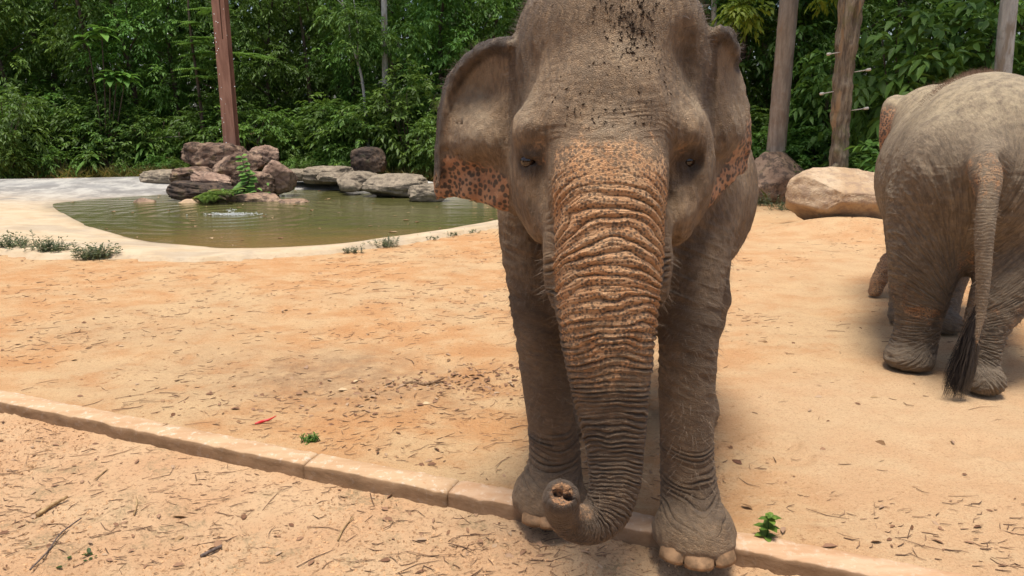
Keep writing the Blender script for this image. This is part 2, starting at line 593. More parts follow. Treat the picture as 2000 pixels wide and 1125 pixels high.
# ------------------------------------------------------------------ elephant facing the camera
def elephant_front():
    base = np.array([0.55, 3.2, 0.0])
    S = Sculpt()
    hd = math.radians(-14)                       # heading of the trunk of the body
    S.ell((0.66, 3.80, 1.33), (0.56, 0.98, 0.54), 0.05, rot=(0, 0, hd))
    S.ell((0.60, 3.45, 1.42), (0.42, 0.55, 0.46), 0.1, rot=(0, 0, hd))
    S.ell((0.80, 4.35, 1.45), (0.42, 0.42, 0.45), 0.12)
    # neck, chest
    S.chain([(0.36, 2.80, 1.72), (0.46, 3.1, 1.55), (0.56, 3.4, 1.42)], [0.30, 0.36, 0.44], 0.1)
    S.ell((0.43, 3.05, 1.05), (0.27, 0.26, 0.32), 0.1)
    # front legs
    LL = np.array([W(1048, 400, 3.2), W(1040, 480, 3.15), W(1046, 590, 3.10), W(1058, 690, 3.08), W(1072, 790, 3.07), W(1083, 870, 3.07), W(1082, 920, 3.06)])
    S.chain(LL, [0.17, 0.135, 0.112, 0.106, 0.105, 0.112, 0.118], 0.05, 20)
    LR = np.array([W(1372, 390, 3.16), W(1360, 500, 2.98), W(1349, 600, 2.88), W(1343, 700, 2.85), W(1341, 800, 2.83), W(1342, 900, 2.82), W(1346, 960, 2.81)])
    S.chain(LR, [0.18, 0.135, 0.120, 0.117, 0.112, 0.108, 0.118], 0.05, 20)
    for fx, fy in (((W(1073, 955, 3.02))[0], 3.00), ((W(1352, 1035, 2.74))[0], 2.71)):
        S.ell((fx, fy, 0.075), (0.162, 0.178, 0.12), 0.045)
        S.ell((fx, fy + 0.02, 0.03), (0.165, 0.182, 0.09), 0.03)
    # hind legs
    for x, y in ((0.345, 3.95), (1.02, 4.02)):
        S.chain([(0.6 + (x - 0.6) * 0.7, y + 0.15, 1.15), (x, y + 0.02, 0.72), (x, y + 0.06, 0.38), (x, y, 0.14)], [0.30, 0.20, 0.14, 0.145], 0.08, 10)
        S.ell((x, y - 0.03, 0.07), (0.165, 0.185, 0.12), 0.04)
    # head
    S.ell(W(1190, 125, 2.92), (0.375, 0.36, 0.36), 0.06)
    S.ell(W(1132, 72, 2.86), (0.18, 0.25, 0.27), 0.08)
    S.ell(W(1252, 70, 2.86), (0.18, 0.25, 0.27), 0.08)
    S.ell(W(1190, 230, 2.86), (0.325, 0.32, 0.36), 0.06)
    S.ell(W(1190, 80, 2.72), (0.165, 0.16, 0.28), 0.06)       # forehead ridge
    S.ell(W(1188, 232, 2.64), (0.285, 0.165, 0.125), 0.06)     # brow
    S.ell(W(1190, 190, 2.64), (0.20, 0.165, 0.19), 0.07)
    for sx in (-1, 1):
        cx = 1188 + sx * 160
        S.ell(W(cx - 4 * sx, 258, 2.645), (0.05, 0.085, 0.06), 0.06)            # brow knob
        S.ell(W(1190 + sx * 168, 125, 2.56), (0.075, 0.15, 0.15), 0.08, sub=True)  # temple
        S.chain([W(1190 + sx * 55, 120, 2.72), W(1190 + sx * 95, 180, 2.68), W(1190 + sx * 140, 238, 2.655)], [0.09, 0.085, 0.06], 0.06, 8)
        S.ell(W(1192 + sx * 158, 330, 2.80), (0.070, 0.2, 0.19), 0.07)            # side of face
        S.ell(W(1190 + sx * 122, 408, 2.72), (0.085, 0.17, 0.135), 0.07)           # cheek
    S.ell(W(1190, 460, 2.82), (0.20, 0.24, 0.2), 0.08)        # jaw
    # trunk
    tp = np.array([W(1190, 180, 2.72), W(1188, 260, 2.62), W(1187, 340, 2.54), W(1187, 430, 2.495), W(1186, 520, 2.465), W(1186, 610, 2.445),
                   W(1189, 700, 2.435), W(1195, 800, 2.42), W(1202, 890, 2.40), W(1199, 955, 2.375), W(1180, 1005, 2.35), W(1145, 1025, 2.32),
                   W(1112, 1018, 2.275), W(1098, 996, 2.225), W(1096, 975, 2.185)])
    tr = np.array([0.16, 0.19, 0.205, 0.188, 0.185, 0.170, 0.150, 0.123, 0.099, 0.089, 0.080, 0.070, 0.060, 0.060, 0.062])
    q = catmull(np.hstack([tp, tr[:, None]]), 60); TP, TR = q[:, :3], q[:, 3]
    S.chain(TP, TR, 0.05, flat=((0, 1, 0), 1.12))
    for sx in (-1, 1):
        S.chain([W(1187 + sx * 95, 430, 2.56), W(1187 + sx * 104, 510, 2.53), W(1187 + sx * 108, 575, 2.515), W(1187 + sx * 100, 605, 2.51)], [0.05, 0.045, 0.024, 0.012], 0.035, 10)
    # eyes: found on the finished face, then hollow and lids
    eyes = []
    for sx in (-1, 1):
        Y = 2.30
        for _ in range(80):
            if S.eval(W(1189 + sx * 154, 314, Y)[None])[0] < 0: break
            Y += 0.006
        e0 = W(1189 + sx * 154, 314, Y)
        eyes.append((sx, e0))
    for sx, e0 in eyes:
        o = lambda dx, dy, dz: e0 + np.array([dx * sx, dy, dz])
        S.ell(o(0.004, -0.005, -0.004), (0.040, 0.040, 0.034), 0.03, sub=True)
        S.chain([o(-0.040, 0.004, 0.004), o(-0.016, -0.006, 0.021), o(0.014, 0.006, 0.022), o(0.040, 0.050, 0.006)], [0.013, 0.021, 0.021, 0.014], 0.012, 10)
        S.chain([o(-0.040, 0.006, -0.006), o(-0.014, 0.000, -0.022), o(0.014, 0.012, -0.022), o(0.040, 0.050, -0.006)], [0.010, 0.012, 0.012, 0.011], 0.012, 10)
        S.chain([o(-0.042, 0.010, -0.030), o(-0.012, 0.006, -0.054), o(0.020, 0.025, -0.052), o(0.045, 0.06, -0.03)], [0.010, 0.012, 0.012, 0.010], 0.022, 10)
        S.chain([o(-0.046, 0.006, 0.030), o(-0.012, 0.000, 0.052), o(0.026, 0.016, 0.050)], [0.012, 0.014, 0.012], 0.025, 10)
    # nostrils
    tip = TP[-1]; tdir = TP[-1] - TP[-5]; tdir /= np.linalg.norm(tdir)
    td = 0.45 * tdir + 0.55 * np.array([0.05, -0.80, 0.60]); td /= np.linalg.norm(td)
    sd = np.cross(td, (0, 0, 1.0)); sd /= np.linalg.norm(sd); sd = sd * 0.93 + np.array([0, 0, 0.3]); sd /= np.linalg.norm(sd)
    tip_c = tip + td * 0.052
    S.chain([tip, tip + td * 0.034], [0.058, 0.055], 0.02)
    nos = [tip_c + sd * 0.0205, tip_c - sd * 0.0205]
    S.ell(tip_c + td * 0.046, (0.050, 0.050, 0.050), 0.015, sub=True)
    for p in nos: S.chain([p + td * 0.02, p - td * 0.04], [0.0205, 0.015], 0.008, sub=True)
    # ears
    def ear(poly_px, roll, y0, slope, x_in, bul, roll_r, yoff=-0.012):
        poly = []
        for px, py in poly_px:
            Y = y0
            for _ in range(3):
                p = W(px, py, Y); Y = y0 + slope * abs(p[0] - x_in)
            poly.append((p[0], p[2]))
        def g(x, z):
            u = np.abs(x - x_in)
            return y0 + slope * u + bul(u, z)
        def th(x, z):
            u = np.abs(x - x_in)
            return 0.034 - 0.011 * sstep(0.02, 0.20, u)
        S.plate(poly, g, th, 0.035)
        pts = []
        for px, py in roll:
            Y = y0
            for _ in range(3):
                p = W(px, py, Y); Y = y0 + slope * abs(p[0] - x_in) + float(bul(np.array(abs(p[0] - x_in)), np.array(p[2])))
            pts.append(np.array([p[0], p[1] + yoff, p[2]]))
        S.chain(pts, roll_r, 0.012, 24)
        sgn = 1 if x_in > pts[-1][0] else -1
        S.chain([p + np.array([0.010 * sgn, -0.036, -0.004]) for p in pts], np.array(roll_r) * 0.80, 0.010, 24)
        return poly, g, catmull(pts, 24)
    xl = W(1000, 250, 2.86)[0]; xr = W(1388, 250, 2.83)[0]
    bl = lambda u, z: -0.095 * np.sin(np.clip(u / 0.29, 0, 1) * np.pi) * np.exp(-((z - 1.615) / 0.10) ** 2) + 0.045 * np.exp(-((u - 0.13) / 0.07) ** 2 - ((z - 1.50) / 0.035) ** 2) + 0.016 * np.sin(u * 52 + z * 10) * sstep(1.54, 1.40, z) + 0.03 * np.exp(-((z - 1.80) / 0.05) ** 2 - ((u - 0.12) / 0.08) ** 2)
    pl, gl, rl = ear([(1040, 80), (980, 80), (938, 96), (897, 131), (872, 175), (860, 240), (853, 320), (846, 372), (850, 392), (880, 388), (925, 396), (970, 408), (1012, 424), (1050, 400)],
        [(992, 88), (968, 86), (938, 99), (898, 135), (874, 178), (864, 240), (858, 300), (854, 345), (850, 366)], 2.86, 0.62, xl, bl,
        [0.030, 0.026, 0.026, 0.027, 0.026, 0.024, 0.022, 0.019, 0.014], -0.022)
    br = lambda u, z: -0.06 * np.sin(np.clip(u / 0.2, 0, 1) * np.pi) * np.exp(-((z - 1.66) / 0.11) ** 2) + 0.025 * np.exp(-((z - 1.53) / 0.035) ** 2) + 0.014 * np.sin(u * 50 + z * 12) * sstep(1.56, 1.42, z)
    pr, gr, rrl = ear([(1350, 70), (1395, 58), (1412, 56), (1434, 98), (1452, 152), (1468, 210), (1471, 280), (1463, 338), (1432, 356), (1398, 392), (1356, 416), (1330, 390)],
        [(1388, 72), (1404, 62), (1419, 72), (1430, 92), (1438, 118)], 2.83, 0.85, xr, br, [0.026, 0.028, 0.029, 0.025, 0.016], -0.022)
    # flat soles
    S.floor(0.012, (-0.2, 2.3, -0.3), (1.5, 4.6, -0.02), 0.02)

    V, Q = S.mesh((-0.42, 2.0, -0.06), (1.5, 4.95, 2.42), 0.0185)
    def near_trunk(c):
        s_, a_, d_ = along(c, TP)
        return (d_ < 0.24) & (s_ > 0.2) & (c[:, 1] < 2.66) & ((c[:, 0] - 0.31) ** 2 < 0.235 ** 2)
    me = refine_np(V, Q, [lambda c: (c[:, 1] < 3.25) & (c[:, 2] < 2.3), lambda c: near_trunk(c) | ((c[:, 2] < 0.55) & (c[:, 1] < 3.18) & (c[:, 2] > 0.05))])
    P, N = get_vn(me)
    x, y, z = P.T
    s, ang, dist = along(P, TP)
    seg = np.linalg.norm(np.diff(TP, axis=0), axis=1); cum = np.concatenate([[0], np.cumsum(seg)])
    rad = np.interp(s, cum, TR)
    SL = cum[-1]
    front = y < np.interp(z, [0.1, 0.9, 1.3, 2.2], [2.5, 2.56, 2.64, 2.75])
    wt = sstep(0.045, 0.012, dist - rad) * sstep(0.14, 0.42, s) * np.where(z > 1.25, sstep(1.9, 1.2, np.abs(ang)), 1.0)
    front_face = sstep(2.72, 2.60, y)
    wt = wt * np.where(s < 0.75, front_face, 1)
    in_ear = np.zeros(len(P))
    el = sstep(0.10, 0.02, np.abs(y - gl(x, z))) * (x < xl - 0.012) * (z > 1.28) * (y > 2.7)
    er = sstep(0.10, 0.02, np.abs(y - gr(x, z))) * (x > xr + 0.004) * (z > 1.28) * (y > 2.72) * (y < 3.08)
    el = el * in_poly(P[:, [0, 2]], np.array(pl)); er = er * in_poly(P[:, [0, 2]], np.array(pr)) * (y < gr(x, z) + 0.03)
    in_ear = np.maximum(el, er)
    # --- relief
    lowr = sstep(0.55, 0.9, s)
    s_eff = s - (0.055 * (1 - 0.75 * lowr)) * np.minimum(np.abs(ang), 1.4) ** 2
    A = np.stack([ang * 1.3, s * 9, np.zeros_like(s)], -1)
    spacing = 0.034 - 0.012 * lowr - 0.006 * sstep(1.1, 1.5, s)
    # integral of ds/spacing
    ss = np.linspace(-0.2, SL + 0.1, 600); lw = sstep(0.55, 0.9, ss)
    ph_t = np.concatenate([[0], np.cumsum(np.diff(ss) / (0.034 - 0.012 * lw - 0.006 * sstep(1.1, 1.5, ss))[:-1])])
    ph = np.interp(s_eff, ss, ph_t) + 1.1 * vnoise(np.stack([s * 4.3, s * 0, s * 0], -1), 2) + 0.9 * vnoise(A * np.array([0.8, 1, 1]), 3) + 0.22 * vnoise(A * np.array([2.4, 2.6, 1]), 5)
    kf = np.round(ph); u = np.abs(ph - kf)
    depth = 0.65 + 1.35 * vnoise(np.stack([kf * 7.31, ang * 1.9, kf * 0], -1), 9)
    depth = np.clip(depth, 0.08, 1.8)
    crease = depth * (0.32 - np.exp(-(u / 0.15)))
    amp = (0.0150 - 0.0055 * sstep(1.0, 1.45, s)) * (0.14 + 0.86 * sstep(0.30, 0.52, s))
    h = wt * amp * (0.62 * crease + 0.50 * (np.abs(np.sin(np.pi * ph)) ** 0.5 - 0.75) * np.clip(0.75 + 0.9 * vnoise(np.stack([kf * 3.1, ang * 1.2, kf * 0 + 4], -1), 6), 0.05, 1.4))
    ph2 = s_eff / 0.0125 + 1.1 * vnoise(A * np.array([1.6, 2.0, 1]), 15)
    h += wt * 0.0026 * (np.abs(np.sin(np.pi * ph2)) ** 0.6 - 0.6) * (0.4 + 0.6 * sstep(0.3, 0.5, s))
    h += wt * 0.0016 * (ridge(np.stack([ang * 9, s * 14, s * 0], -1), 17) - 0.5) * sstep(1.2, 0.8, s)
    h *= np.where(wt > 0.05, 0.25 + 0.75 * sstep(SL - 0.03, SL - 0.14, s), 1)
    # ankles and lower legs: sagging rings
    for (fx, fy, cl) in ((W(1073, 955, 3.02)[0], 3.0, LL), (W(1352, 1035, 2.74)[0], 2.71, LR)):
        near = sstep(0.30, 0.22, np.hypot(x - fx, y - fy - 0.08))
        sag = z + 0.35 * (x - np.interp(z, [0, 0.6], [fx, fx])) ** 2 * -6.0
        w_a = near * sstep(0.11, 0.17, z) * sstep(0.50, 0.30, z) * (wt < 0.1)
        pa = sag / 0.027 + 0.9 * vnoise(np.stack([x * 9, y * 9, z * 14], -1), 21)
        h += w_a * 0.028 * (0.3 - np.exp(-np.abs(pa - np.round(pa)) / 0.16)) * np.clip(0.6 + 0.7 * vnoise(np.stack([np.round(pa) * 5.3, x * 9, pa * 0], -1), 29), 0.05, 1.3) * (0.7 + 0.3 * vnoise(P * np.array([7, 7, 18]), 23))
        w_f = sstep(0.26, 0.22, np.hypot(x - fx, y - fy)) * sstep(0.2, 0.12, z)
        h += w_f * 0.006 * (ridge(np.stack([x * 16, y * 16, z * 9], -1), 27) - 0.4)
        w_b = sstep(0.30, 0.24, np.hypot(x - fx, y - fy - 0.1)) * sstep(0.45, 0.7, z) * sstep(1.4, 1.2, z) * (wt < 0.1)
        h += w_b * 0.006 * (ridge(np.stack([x * 9, y * 9, (z + 0.35 * x) * 26], -1), 31) - 0.5)
    # brow to forehead: soft transverse lines
    wf = sstep(0.30, 0.18, np.abs(x - 0.32)) * front_face * sstep(1.55, 1.66, z) * sstep(2.0, 1.8, z)
    h += wf * 0.0026 * (ridge(np.stack([x * 7, y * 7, z * 52 + 1.5 * vnoise(P * 9, 4)], -1), 41) - 0.4)
    # side of the head and temples: vertical folds
    ws = (1 - in_ear) * (1 - wt) * sstep(0.14, 0.24, np.abs(x - 0.32)) * sstep(1.15, 1.3, z) * (y < 3.0)
    h += ws * 0.007 * (ridge(np.stack([x * 26, y * 26, z * 5], -1), 51) - 0.4)
    # flank
    wb = sstep(2.95, 3.2, y) * sstep(0.5, 0.8, z)
    h += wb * 0.010 * (ridge(np.stack([x * 16, y * 16, z * 5], -1), 61) - 0.4)
    h += in_ear * (0.003 * fbm(P * 22, 3, 71) + 0.0035 * (ridge(np.stack([x * 20 + z * 9, y * 6, z * 6 - x * 5], -1), 73) - 0.4))
    h += 0.0022 * fbm(P * 14, 3, 77)
    # rim of trunk tip
    P2 = P + N * h[:, None]
    me.vertices.foreach_set('co', (P2 - base).astype(np.float32).ravel())
    # --- colour masks
    sA = np.abs(ang)
    wp = np.maximum(wt, sstep(0.07, 0.012, dist - rad) * front_face * sstep(1.7, 1.0, np.abs(ang)))
    pink = wp * np.interp(s, [0.0, 0.15, 0.33, 0.46, 0.62, 0.80, 1.0, 1.25], [0, 0, 0.62, 0.82, 0.80, 0.64, 0.50, 0.25]) * sstep(1.9, 1.1, sA)
    tipd = np.linalg.norm(P - tip_c, axis=1)
    pink = np.maximum(pink, wt * 0.60 * sstep(SL - 0.30, SL - 0.20, s) * sstep(SL - 0.02, SL - 0.10, s) * sstep(0.4, 1.2, sA))
    # ears: lower third and rim
    pink = np.maximum(pink, el * (0.92 * sstep(1.66, 1.48, z + 0.30 * (x - (xl - 0.27)) * 0.9)))
    pink = np.maximum(pink, er * 0.92 * sstep(1.50, 1.36, z - 1.5 * np.clip(x - xr, 0, 0.2)))
    pink = np.maximum(pink, er * 0.6 * sstep(0.135, 0.16, x - xr) * sstep(1.75, 1.66, z))
    for sx in (-1, 1):
        e = eyes[0 if sx < 0 else 1][1] + np.array([-0.035 * sx, -0.01, 0.04])
        dd = np.linalg.norm((P - e) * np.array([1.0, 0.5, 0.55]), axis=1)
        pink = np.maximum(pink, 0.50 * sstep(0.062, 0.02, dd) * (1 - in_ear))
    up = np.clip(N[:, 2], 0, 1)
    dust = 0.60 * sstep(0.15, 0.85, up) * sstep(1.5, 1.62, z) * (1 - in_ear)
    dust = np.maximum(dust, 0.34 * in_ear * sstep(1.50, 1.62, z) * sstep(0.03, 0.10, np.where(x < 0.3, xl - x, x - xr)) * sstep(0.26, 0.18, np.where(x < 0.3, xl - x, (x - xr) * 1.3)))  # highlight on the bulge of each ear, painted into the colour
    dust = np.maximum(dust, 0.14 * sstep(0.3, 0.05, z))
    dark = 0.9 * sstep(0.085, 0.06, tipd) * sstep(0.5, 1.0, s)
    for line in (rl, rrl):
        _s, _a, dl = along(P, line)
        dark = np.maximum(dark, 0.95 * sstep(0.060, 0.038, dl) * sstep(1.42, 1.5, z) * (x < xl if line is rl else x > xr))
    dark = np.maximum(dark, 0.62 * sstep(0.85, 1.25, s) * wt)
    dark = np.maximum(dark, 0.42 * ws * sstep(0.20, 0.30, np.abs(x - 0.32)) * sstep(1.45, 1.6, z) * sstep(2.66, 2.74, y))
    dark = np.maximum(dark, 0.48 * sstep(1.30, 1.0, z) * (1 - wt) * sstep(0.05, 0.2, z))  # legs darkened in the colour for hair and the shade of wrinkles
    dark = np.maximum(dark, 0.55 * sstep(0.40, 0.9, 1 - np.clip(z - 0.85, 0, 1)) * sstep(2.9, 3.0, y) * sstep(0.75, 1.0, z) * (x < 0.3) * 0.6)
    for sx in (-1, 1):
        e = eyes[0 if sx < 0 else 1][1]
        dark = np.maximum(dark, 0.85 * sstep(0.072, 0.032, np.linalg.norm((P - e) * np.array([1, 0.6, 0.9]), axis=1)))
    # inside of nostrils is bare pink skin
    nd = np.minimum(np.linalg.norm(P - nos[0], axis=1), np.linalg.norm(P - nos[1], axis=1))
    pink = np.where((tipd < 0.046), 1.2 * sstep(0.046, 0.036, tipd), pink)
    dark = np.where((tipd < 0.036), 0.45, dark)
    # coordinates that stretch the fine relief along the folds
    skt = np.stack([ang * rad * 22, s_eff * 120, rad * 0], -1)
    skg = np.stack([x * 55, y * 55, z * 26], -1)
    skl = np.stack([x * 30, y * 30, (z + 0.25 * x) * 85], -1)
    leg = (sstep(1.0, 0.8, z) * (1 - wt))[:, None]
    sk = skg * (1 - leg) + skl * leg
    attr_v(me, 'skt', skt); attr_f(me, 'wt', wt); attr_f(me, 'ear', in_ear)
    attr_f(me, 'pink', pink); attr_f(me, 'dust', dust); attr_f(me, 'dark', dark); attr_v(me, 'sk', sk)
    me.polygons.foreach_set('use_smooth', np.ones(len(me.polygons), bool))
    root = empty('elephant', base)
    tag(root, 'grey-brown elephant facing the camera, freckled pink trunk curled up at its tip', 'elephant', 'elephants in the sandy yard')
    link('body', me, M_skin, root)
    # eyes
    for sx, e0 in eyes:
        c = e0 + np.array([0.006 * sx, 0.020, -0.001])
        v, f = uv_ball(c - base, (0.027, 0.027, 0.025))
        link('eye', np_mesh('eye', v, f), M_eye, root)
    # toenails
    fx, fy = W(1073, 955, 3.02)[0], 3.0
    for a in (-122, -92, -60):
        r = math.radians(a); d = np.array([math.cos(r), math.sin(r)])
        nail((fx + d[0] * 0.156, fy + d[1] * 0.171, 0.012), d, 0.100, 0.105, root, base)
    fx, fy = W(1352, 1035, 2.74)[0], 2.71
    for a in (-138, -97, -54):
        r = math.radians(a); d = np.array([math.cos(r), math.sin(r)])
        nail((fx + d[0] * 0.156, fy + d[1] * 0.171, 0.012), d, 0.112, 0.100, root, base)
    # bristles: long pale ones on the legs, dark ones over the crown
    rr = rng.random(len(P))
    rr = rr * np.where((wt > 0.3) | (z < 0.55), 4.0, 1.0)
    m1 = (rr < 0.028) & (z > 0.18) & (z < 1.25) & (wt < 0.1) & (y < 3.4) & (in_ear < 0.1)
    v, f = hairs(P2[m1] - base, N[m1], 0.045, 0.0010, np.array([0, 0, -0.55]))
    tag(link('bristles', np_mesh('bristles', v, f), M_hairl, root), kind='stuff')
    m2 = (rr < 0.07) & (z > 1.55) & (np.abs(N[:, 2]) < 0.95) & (y < 3.1) & (wt < 0.1) & (in_ear < 0.2) & ((np.abs(x - 0.32) > 0.30) | (z > 1.98)) & (z > 1.72)
    v, f = hairs(P2[m2] - base, N[m2], 0.034, 0.0010, np.array([0, 0, -0.1]))
    tag(link('crown_bristles', np_mesh('crown_bristles', v, f), M_hair, root), kind='stuff')
    # whiskers about the mouth corners
    m3 = (rr < 0.014) & (np.abs(z - 1.07) < 0.08) & (y < 2.62) & (np.abs(x - 0.31) > 0.135)
    m3 |= (rr < 0.004) & (wt > 0.5) & (s > 1.05) & (s < SL - 0.3) & (sA > 0.8)
    v, f = hairs(P2[m3] - base, N[m3], 0.05, 0.001, np.array([0, 0, -0.3]), 0.6)
    tag(link('whiskers', np_mesh('whiskers', v, f), M_hairl, root), kind='stuff')
    # bits of earth and straw it has thrown over its head
    m4 = np.flatnonzero((y < 2.95) & (z > 1.66) & (N[:, 2] > 0.18) & (np.abs(x - 0.33) < 0.20) & (wt < 2))
    wgt = np.exp(-((x[m4] - 0.40) / 0.09) ** 2 - ((z[m4] - 2.0) / 0.10) ** 2) + 0.06 * np.exp(-((z[m4] - 1.74) / 0.09) ** 2)
    pick = rng.choice(m4, 330, p=wgt / wgt.sum())
    parts = []
    for i in pick:
        L = rng.uniform(0.002, 0.010); wd = rng.uniform(0.001, 0.003)
        t1 = np.cross(N[i], rng.normal(0, 1, 3)); t1 /= np.linalg.norm(t1); t2 = np.cross(N[i], t1)
        c = P2[i] + N[i] * 0.001
        vv = np.array([c - t1 * L, c + t2 * wd, c + t1 * L + N[i] * 0.003, c - t2 * wd, c + N[i] * wd * 1.5])
        parts.append((vv, [np.array([[0, 1, 4], [1, 2, 4], [2, 3, 4], [3, 0, 4]])]))
    v, f = merge(parts)
    tag(link('earth_crumbs', np_mesh('earth_crumbs', v - base, f, False), mat_plain('dark_earth', (0.03, 0.02, 0.014), 0.9, 0.1), None, base), 'dark crumbs of earth and straw on the elephant\'s head', 'soil', kind='stuff')
    return root

# ------------------------------------------------------------------ elephant seen from behind
def elephant_rear():
    base = np.array([3.05, 4.9, 0.0])
    S = Sculpt()
    # heading: away and a little to the right
    hx, hy = 0.44, 0.90
    ha = math.atan2(-hx, hy)
    S.ell((3.18, 5.02, 1.35), (0.58, 0.62, 0.60), 0.08)                  # rump
    S.ell((3.42, 5.62, 1.27), (0.63, 0.95, 0.66), 0.1, rot=(0, 0, -0.45))     # barrel
    S.ell((3.22, 5.22, 1.60), (0.36, 0.55, 0.38), 0.12, rot=(0, 0, -0.4))
    S.ell((3.42, 5.7, 1.72), (0.24, 0.60, 0.28), 0.14, rot=(0, 0, -0.4))
    S.ell((3.72, 6.25, 1.45), (0.54, 0.55, 0.52), 0.12)                  # shoulders
    # hind legs
    S.chain([W(1835, 400, 5.0), W(1808, 500, 4.98), W(1800, 560, 4.98), W(1795, 620, 4.96), W(1785, 670, 4.95)], [0.33, 0.235, 0.195, 0.150, 0.145], 0.1, 16)
    S.ell((W(1775, 705, 4.93)[0] - 0.02, 4.90, 0.07), (0.16, 0.18, 0.10), 0.06)
    S.chain([W(2030, 420, 4.85), W(1990, 510, 4.72), W(1955, 580, 4.64), W(1922, 650, 4.58), W(1912, 715, 4.53)], [0.33, 0.235, 0.175, 0.125, 0.120], 0.1, 16)
    S.ell((W(1912, 755, 4.45)[0], 4.44, 0.08), (0.135, 0.16, 0.10), 0.05)
    # front legs
    S.chain([W(1785, 420, 6.25), W(1772, 520, 6.2), W(1768, 590, 6.1), W(1770, 625, 6.02)], [0.24, 0.15, 0.125, 0.125], 0.08, 12)
    S.ell((W(1770, 640, 5.98)[0], 5.98, 0.09), (0.15, 0.17, 0.12), 0.04)
    S.chain([W(1870, 480, 6.3), W(1845, 560, 6.1), W(1834, 640, 5.85)], [0.2, 0.15, 0.13], 0.08, 12)
    S.ell((W(1836, 645, 5.8)[0], 5.78, 0.08), (0.155, 0.17, 0.11), 0.04)
    # neck and head beyond
    S.chain([(3.74, 6.2, 1.56), (3.64, 6.6, 1.64), (3.72, 7.0, 1.60)], [0.42, 0.33, 0.30], 0.1)
    S.ell((3.98, 7.25, 1.55), (0.36, 0.40, 0.42), 0.1)
    # near ear, folded
    S.chain([W(1752, 195, 6.85), W(1738, 205, 6.80), W(1731, 240, 6.78), W(1727, 275, 6.78), W(1725, 300, 6.8)], [0.05, 0.06, 0.055, 0.045, 0.03], 0.03, 12, flat=((0, 1, 0), 0.8))
    S.chain([W(1800, 235, 6.8), W(1768, 235, 6.83), W(1748, 250, 6.83)], [0.12, 0.08, 0.04], 0.05)
    # trunk reaching to the ground at the left
    S.chain([(4.0, 7.5, 1.25), (3.9, 7.55, 0.9), W(1765, 480, 7.25), W(1736, 515, 7.1), W(1716, 550, 7.0), W(1708, 574, 6.97)], [0.19, 0.16, 0.12, 0.095, 0.075, 0.065], 0.04, 24)
    # udder fold between the hind legs
    S.ell(W(1905, 470, 4.98), (0.16, 0.16, 0.22), 0.08)
    S.chain([W(1905, 450, 4.9), W(1890, 520, 4.88)], [0.12, 0.055], 0.06)
    # tail
    T0 = np.array([W(1932, 270, 4.66), W(1927, 330, 4.44), W(1924, 400, 4.34), W(1922, 480, 4.30), W(1919, 560, 4.29), W(1912, 620, 4.285), W(1902, 680, 4.28), W(1896, 708, 4.28)])
    tr0 = np.array([0.110, 0.100, 0.070, 0.054, 0.043, 0.036, 0.024, 0.018])
    S.chain(T0, tr0, 0.09, 36)
    # cheeks of the rump beside the tail
    S.ell(W(1845, 330, 4.86), (0.26, 0.26, 0.34), 0.08)
    S.ell(W(2010, 340, 4.80), (0.26, 0.26, 0.34), 0.08)
    for px in (1893, 1962):
        S.chain([W(px, 310, 4.40), W(px - 2, 420, 4.40), W(px + (1908 - px) * 0.4, 500, 4.5)], [0.035, 0.05, 0.035], 0.035, 10, sub=True)
    S.floor(0.012, (2.2, 4, -0.3), (4.4, 7.7, -0.02), 0.02)
    V, Q = S.mesh((2.2, 4.05, -0.06), (4.6, 7.9, 2.35), 0.026)
    me = refine_np(V, Q, [lambda c: c[:, 1] < 5.6, lambda c: (c[:, 1] < 5.05) & (c[:, 2] < 1.75)])
    P, N = get_vn(me); x, y, z = P.T
    tl = catmull(T0, 36)
    s, ang, dist = along(P, tl)
    cum = np.concatenate([[0], np.cumsum(np.linalg.norm(np.diff(tl, axis=0), axis=1))])
    rad = np.interp(s, cum, np.interp(np.linspace(0, 1, 36), np.linspace(0, 1, 8), tr0))
    wt = sstep(0.05, 0.015, dist - rad) * sstep(0.10, 0.3, s)
    h = wt * 0.0015 * (np.abs(np.sin(np.pi * (s / 0.02 + 0.6 * vnoise(np.stack([ang, s * 12, s * 0], -1), 3)))) - 0.6)
    tx = W(1925, 330, 4.6)[0]
    low = sstep(1.62, 1.25, z)
    # folds fanning out from the tail
    dz = z - 1.55; dx = x - tx
    fan = np.arctan2(dz + 1.2, np.abs(dx) + 0.15) * 14
    h += (1 - wt) * low * 0.008 * (ridge(np.stack([x * 7, y * 7, fan * 2.2], -1), 13) - 0.4)
    h += (1 - wt) * 0.003 * fbm(P * 9, 3, 15)
    h += (1 - wt) * low * 0.0045 * (ridge(np.stack([x * 17, y * 17, z * 22], -1), 19) - 0.4)
    wa = sstep(0.1, 0.16, z) * sstep(0.5, 0.3, z) * (1 - wt)
    h += wa * 0.005 * (np.abs(np.sin(np.pi * (z / 0.035 + vnoise(P * np.array([8, 8, 10]), 25)))) - 0.6)
    P2 = P + N * h[:, None]
    me.vertices.foreach_set('co', (P2 - base).astype(np.float32).ravel())
    up = N[:, 2]
    dust = 0.95 * sstep(-0.05, 0.8, up) * sstep(1.45, 1.8, z)
    pink = np.zeros(len(P))
    pink = np.maximum(pink, 0.5 * wt * sstep(0.15, 0.3, s) * sstep(0.75, 0.4, s))
    ear = (y > 6.6) & (z > 1.25) & (x < W(1752, 240, 6.8)[0])
    pink = np.where(ear, 0.75 * sstep(1.9, 1.7, z), pink)
    tk = (y > 6.85) & (z < 0.95) & (x < 3.7)
    pink = np.where(tk, 0.8, pink)
    # worn reddish bands on the hind legs
    c1 = W(1808, 612, 4.8); pink = np.maximum(pink, 0.75 * sstep(0.10, 0.04, np.linalg.norm((P - c1) * np.array([0.55, 0.3, 1.6]), axis=1)))
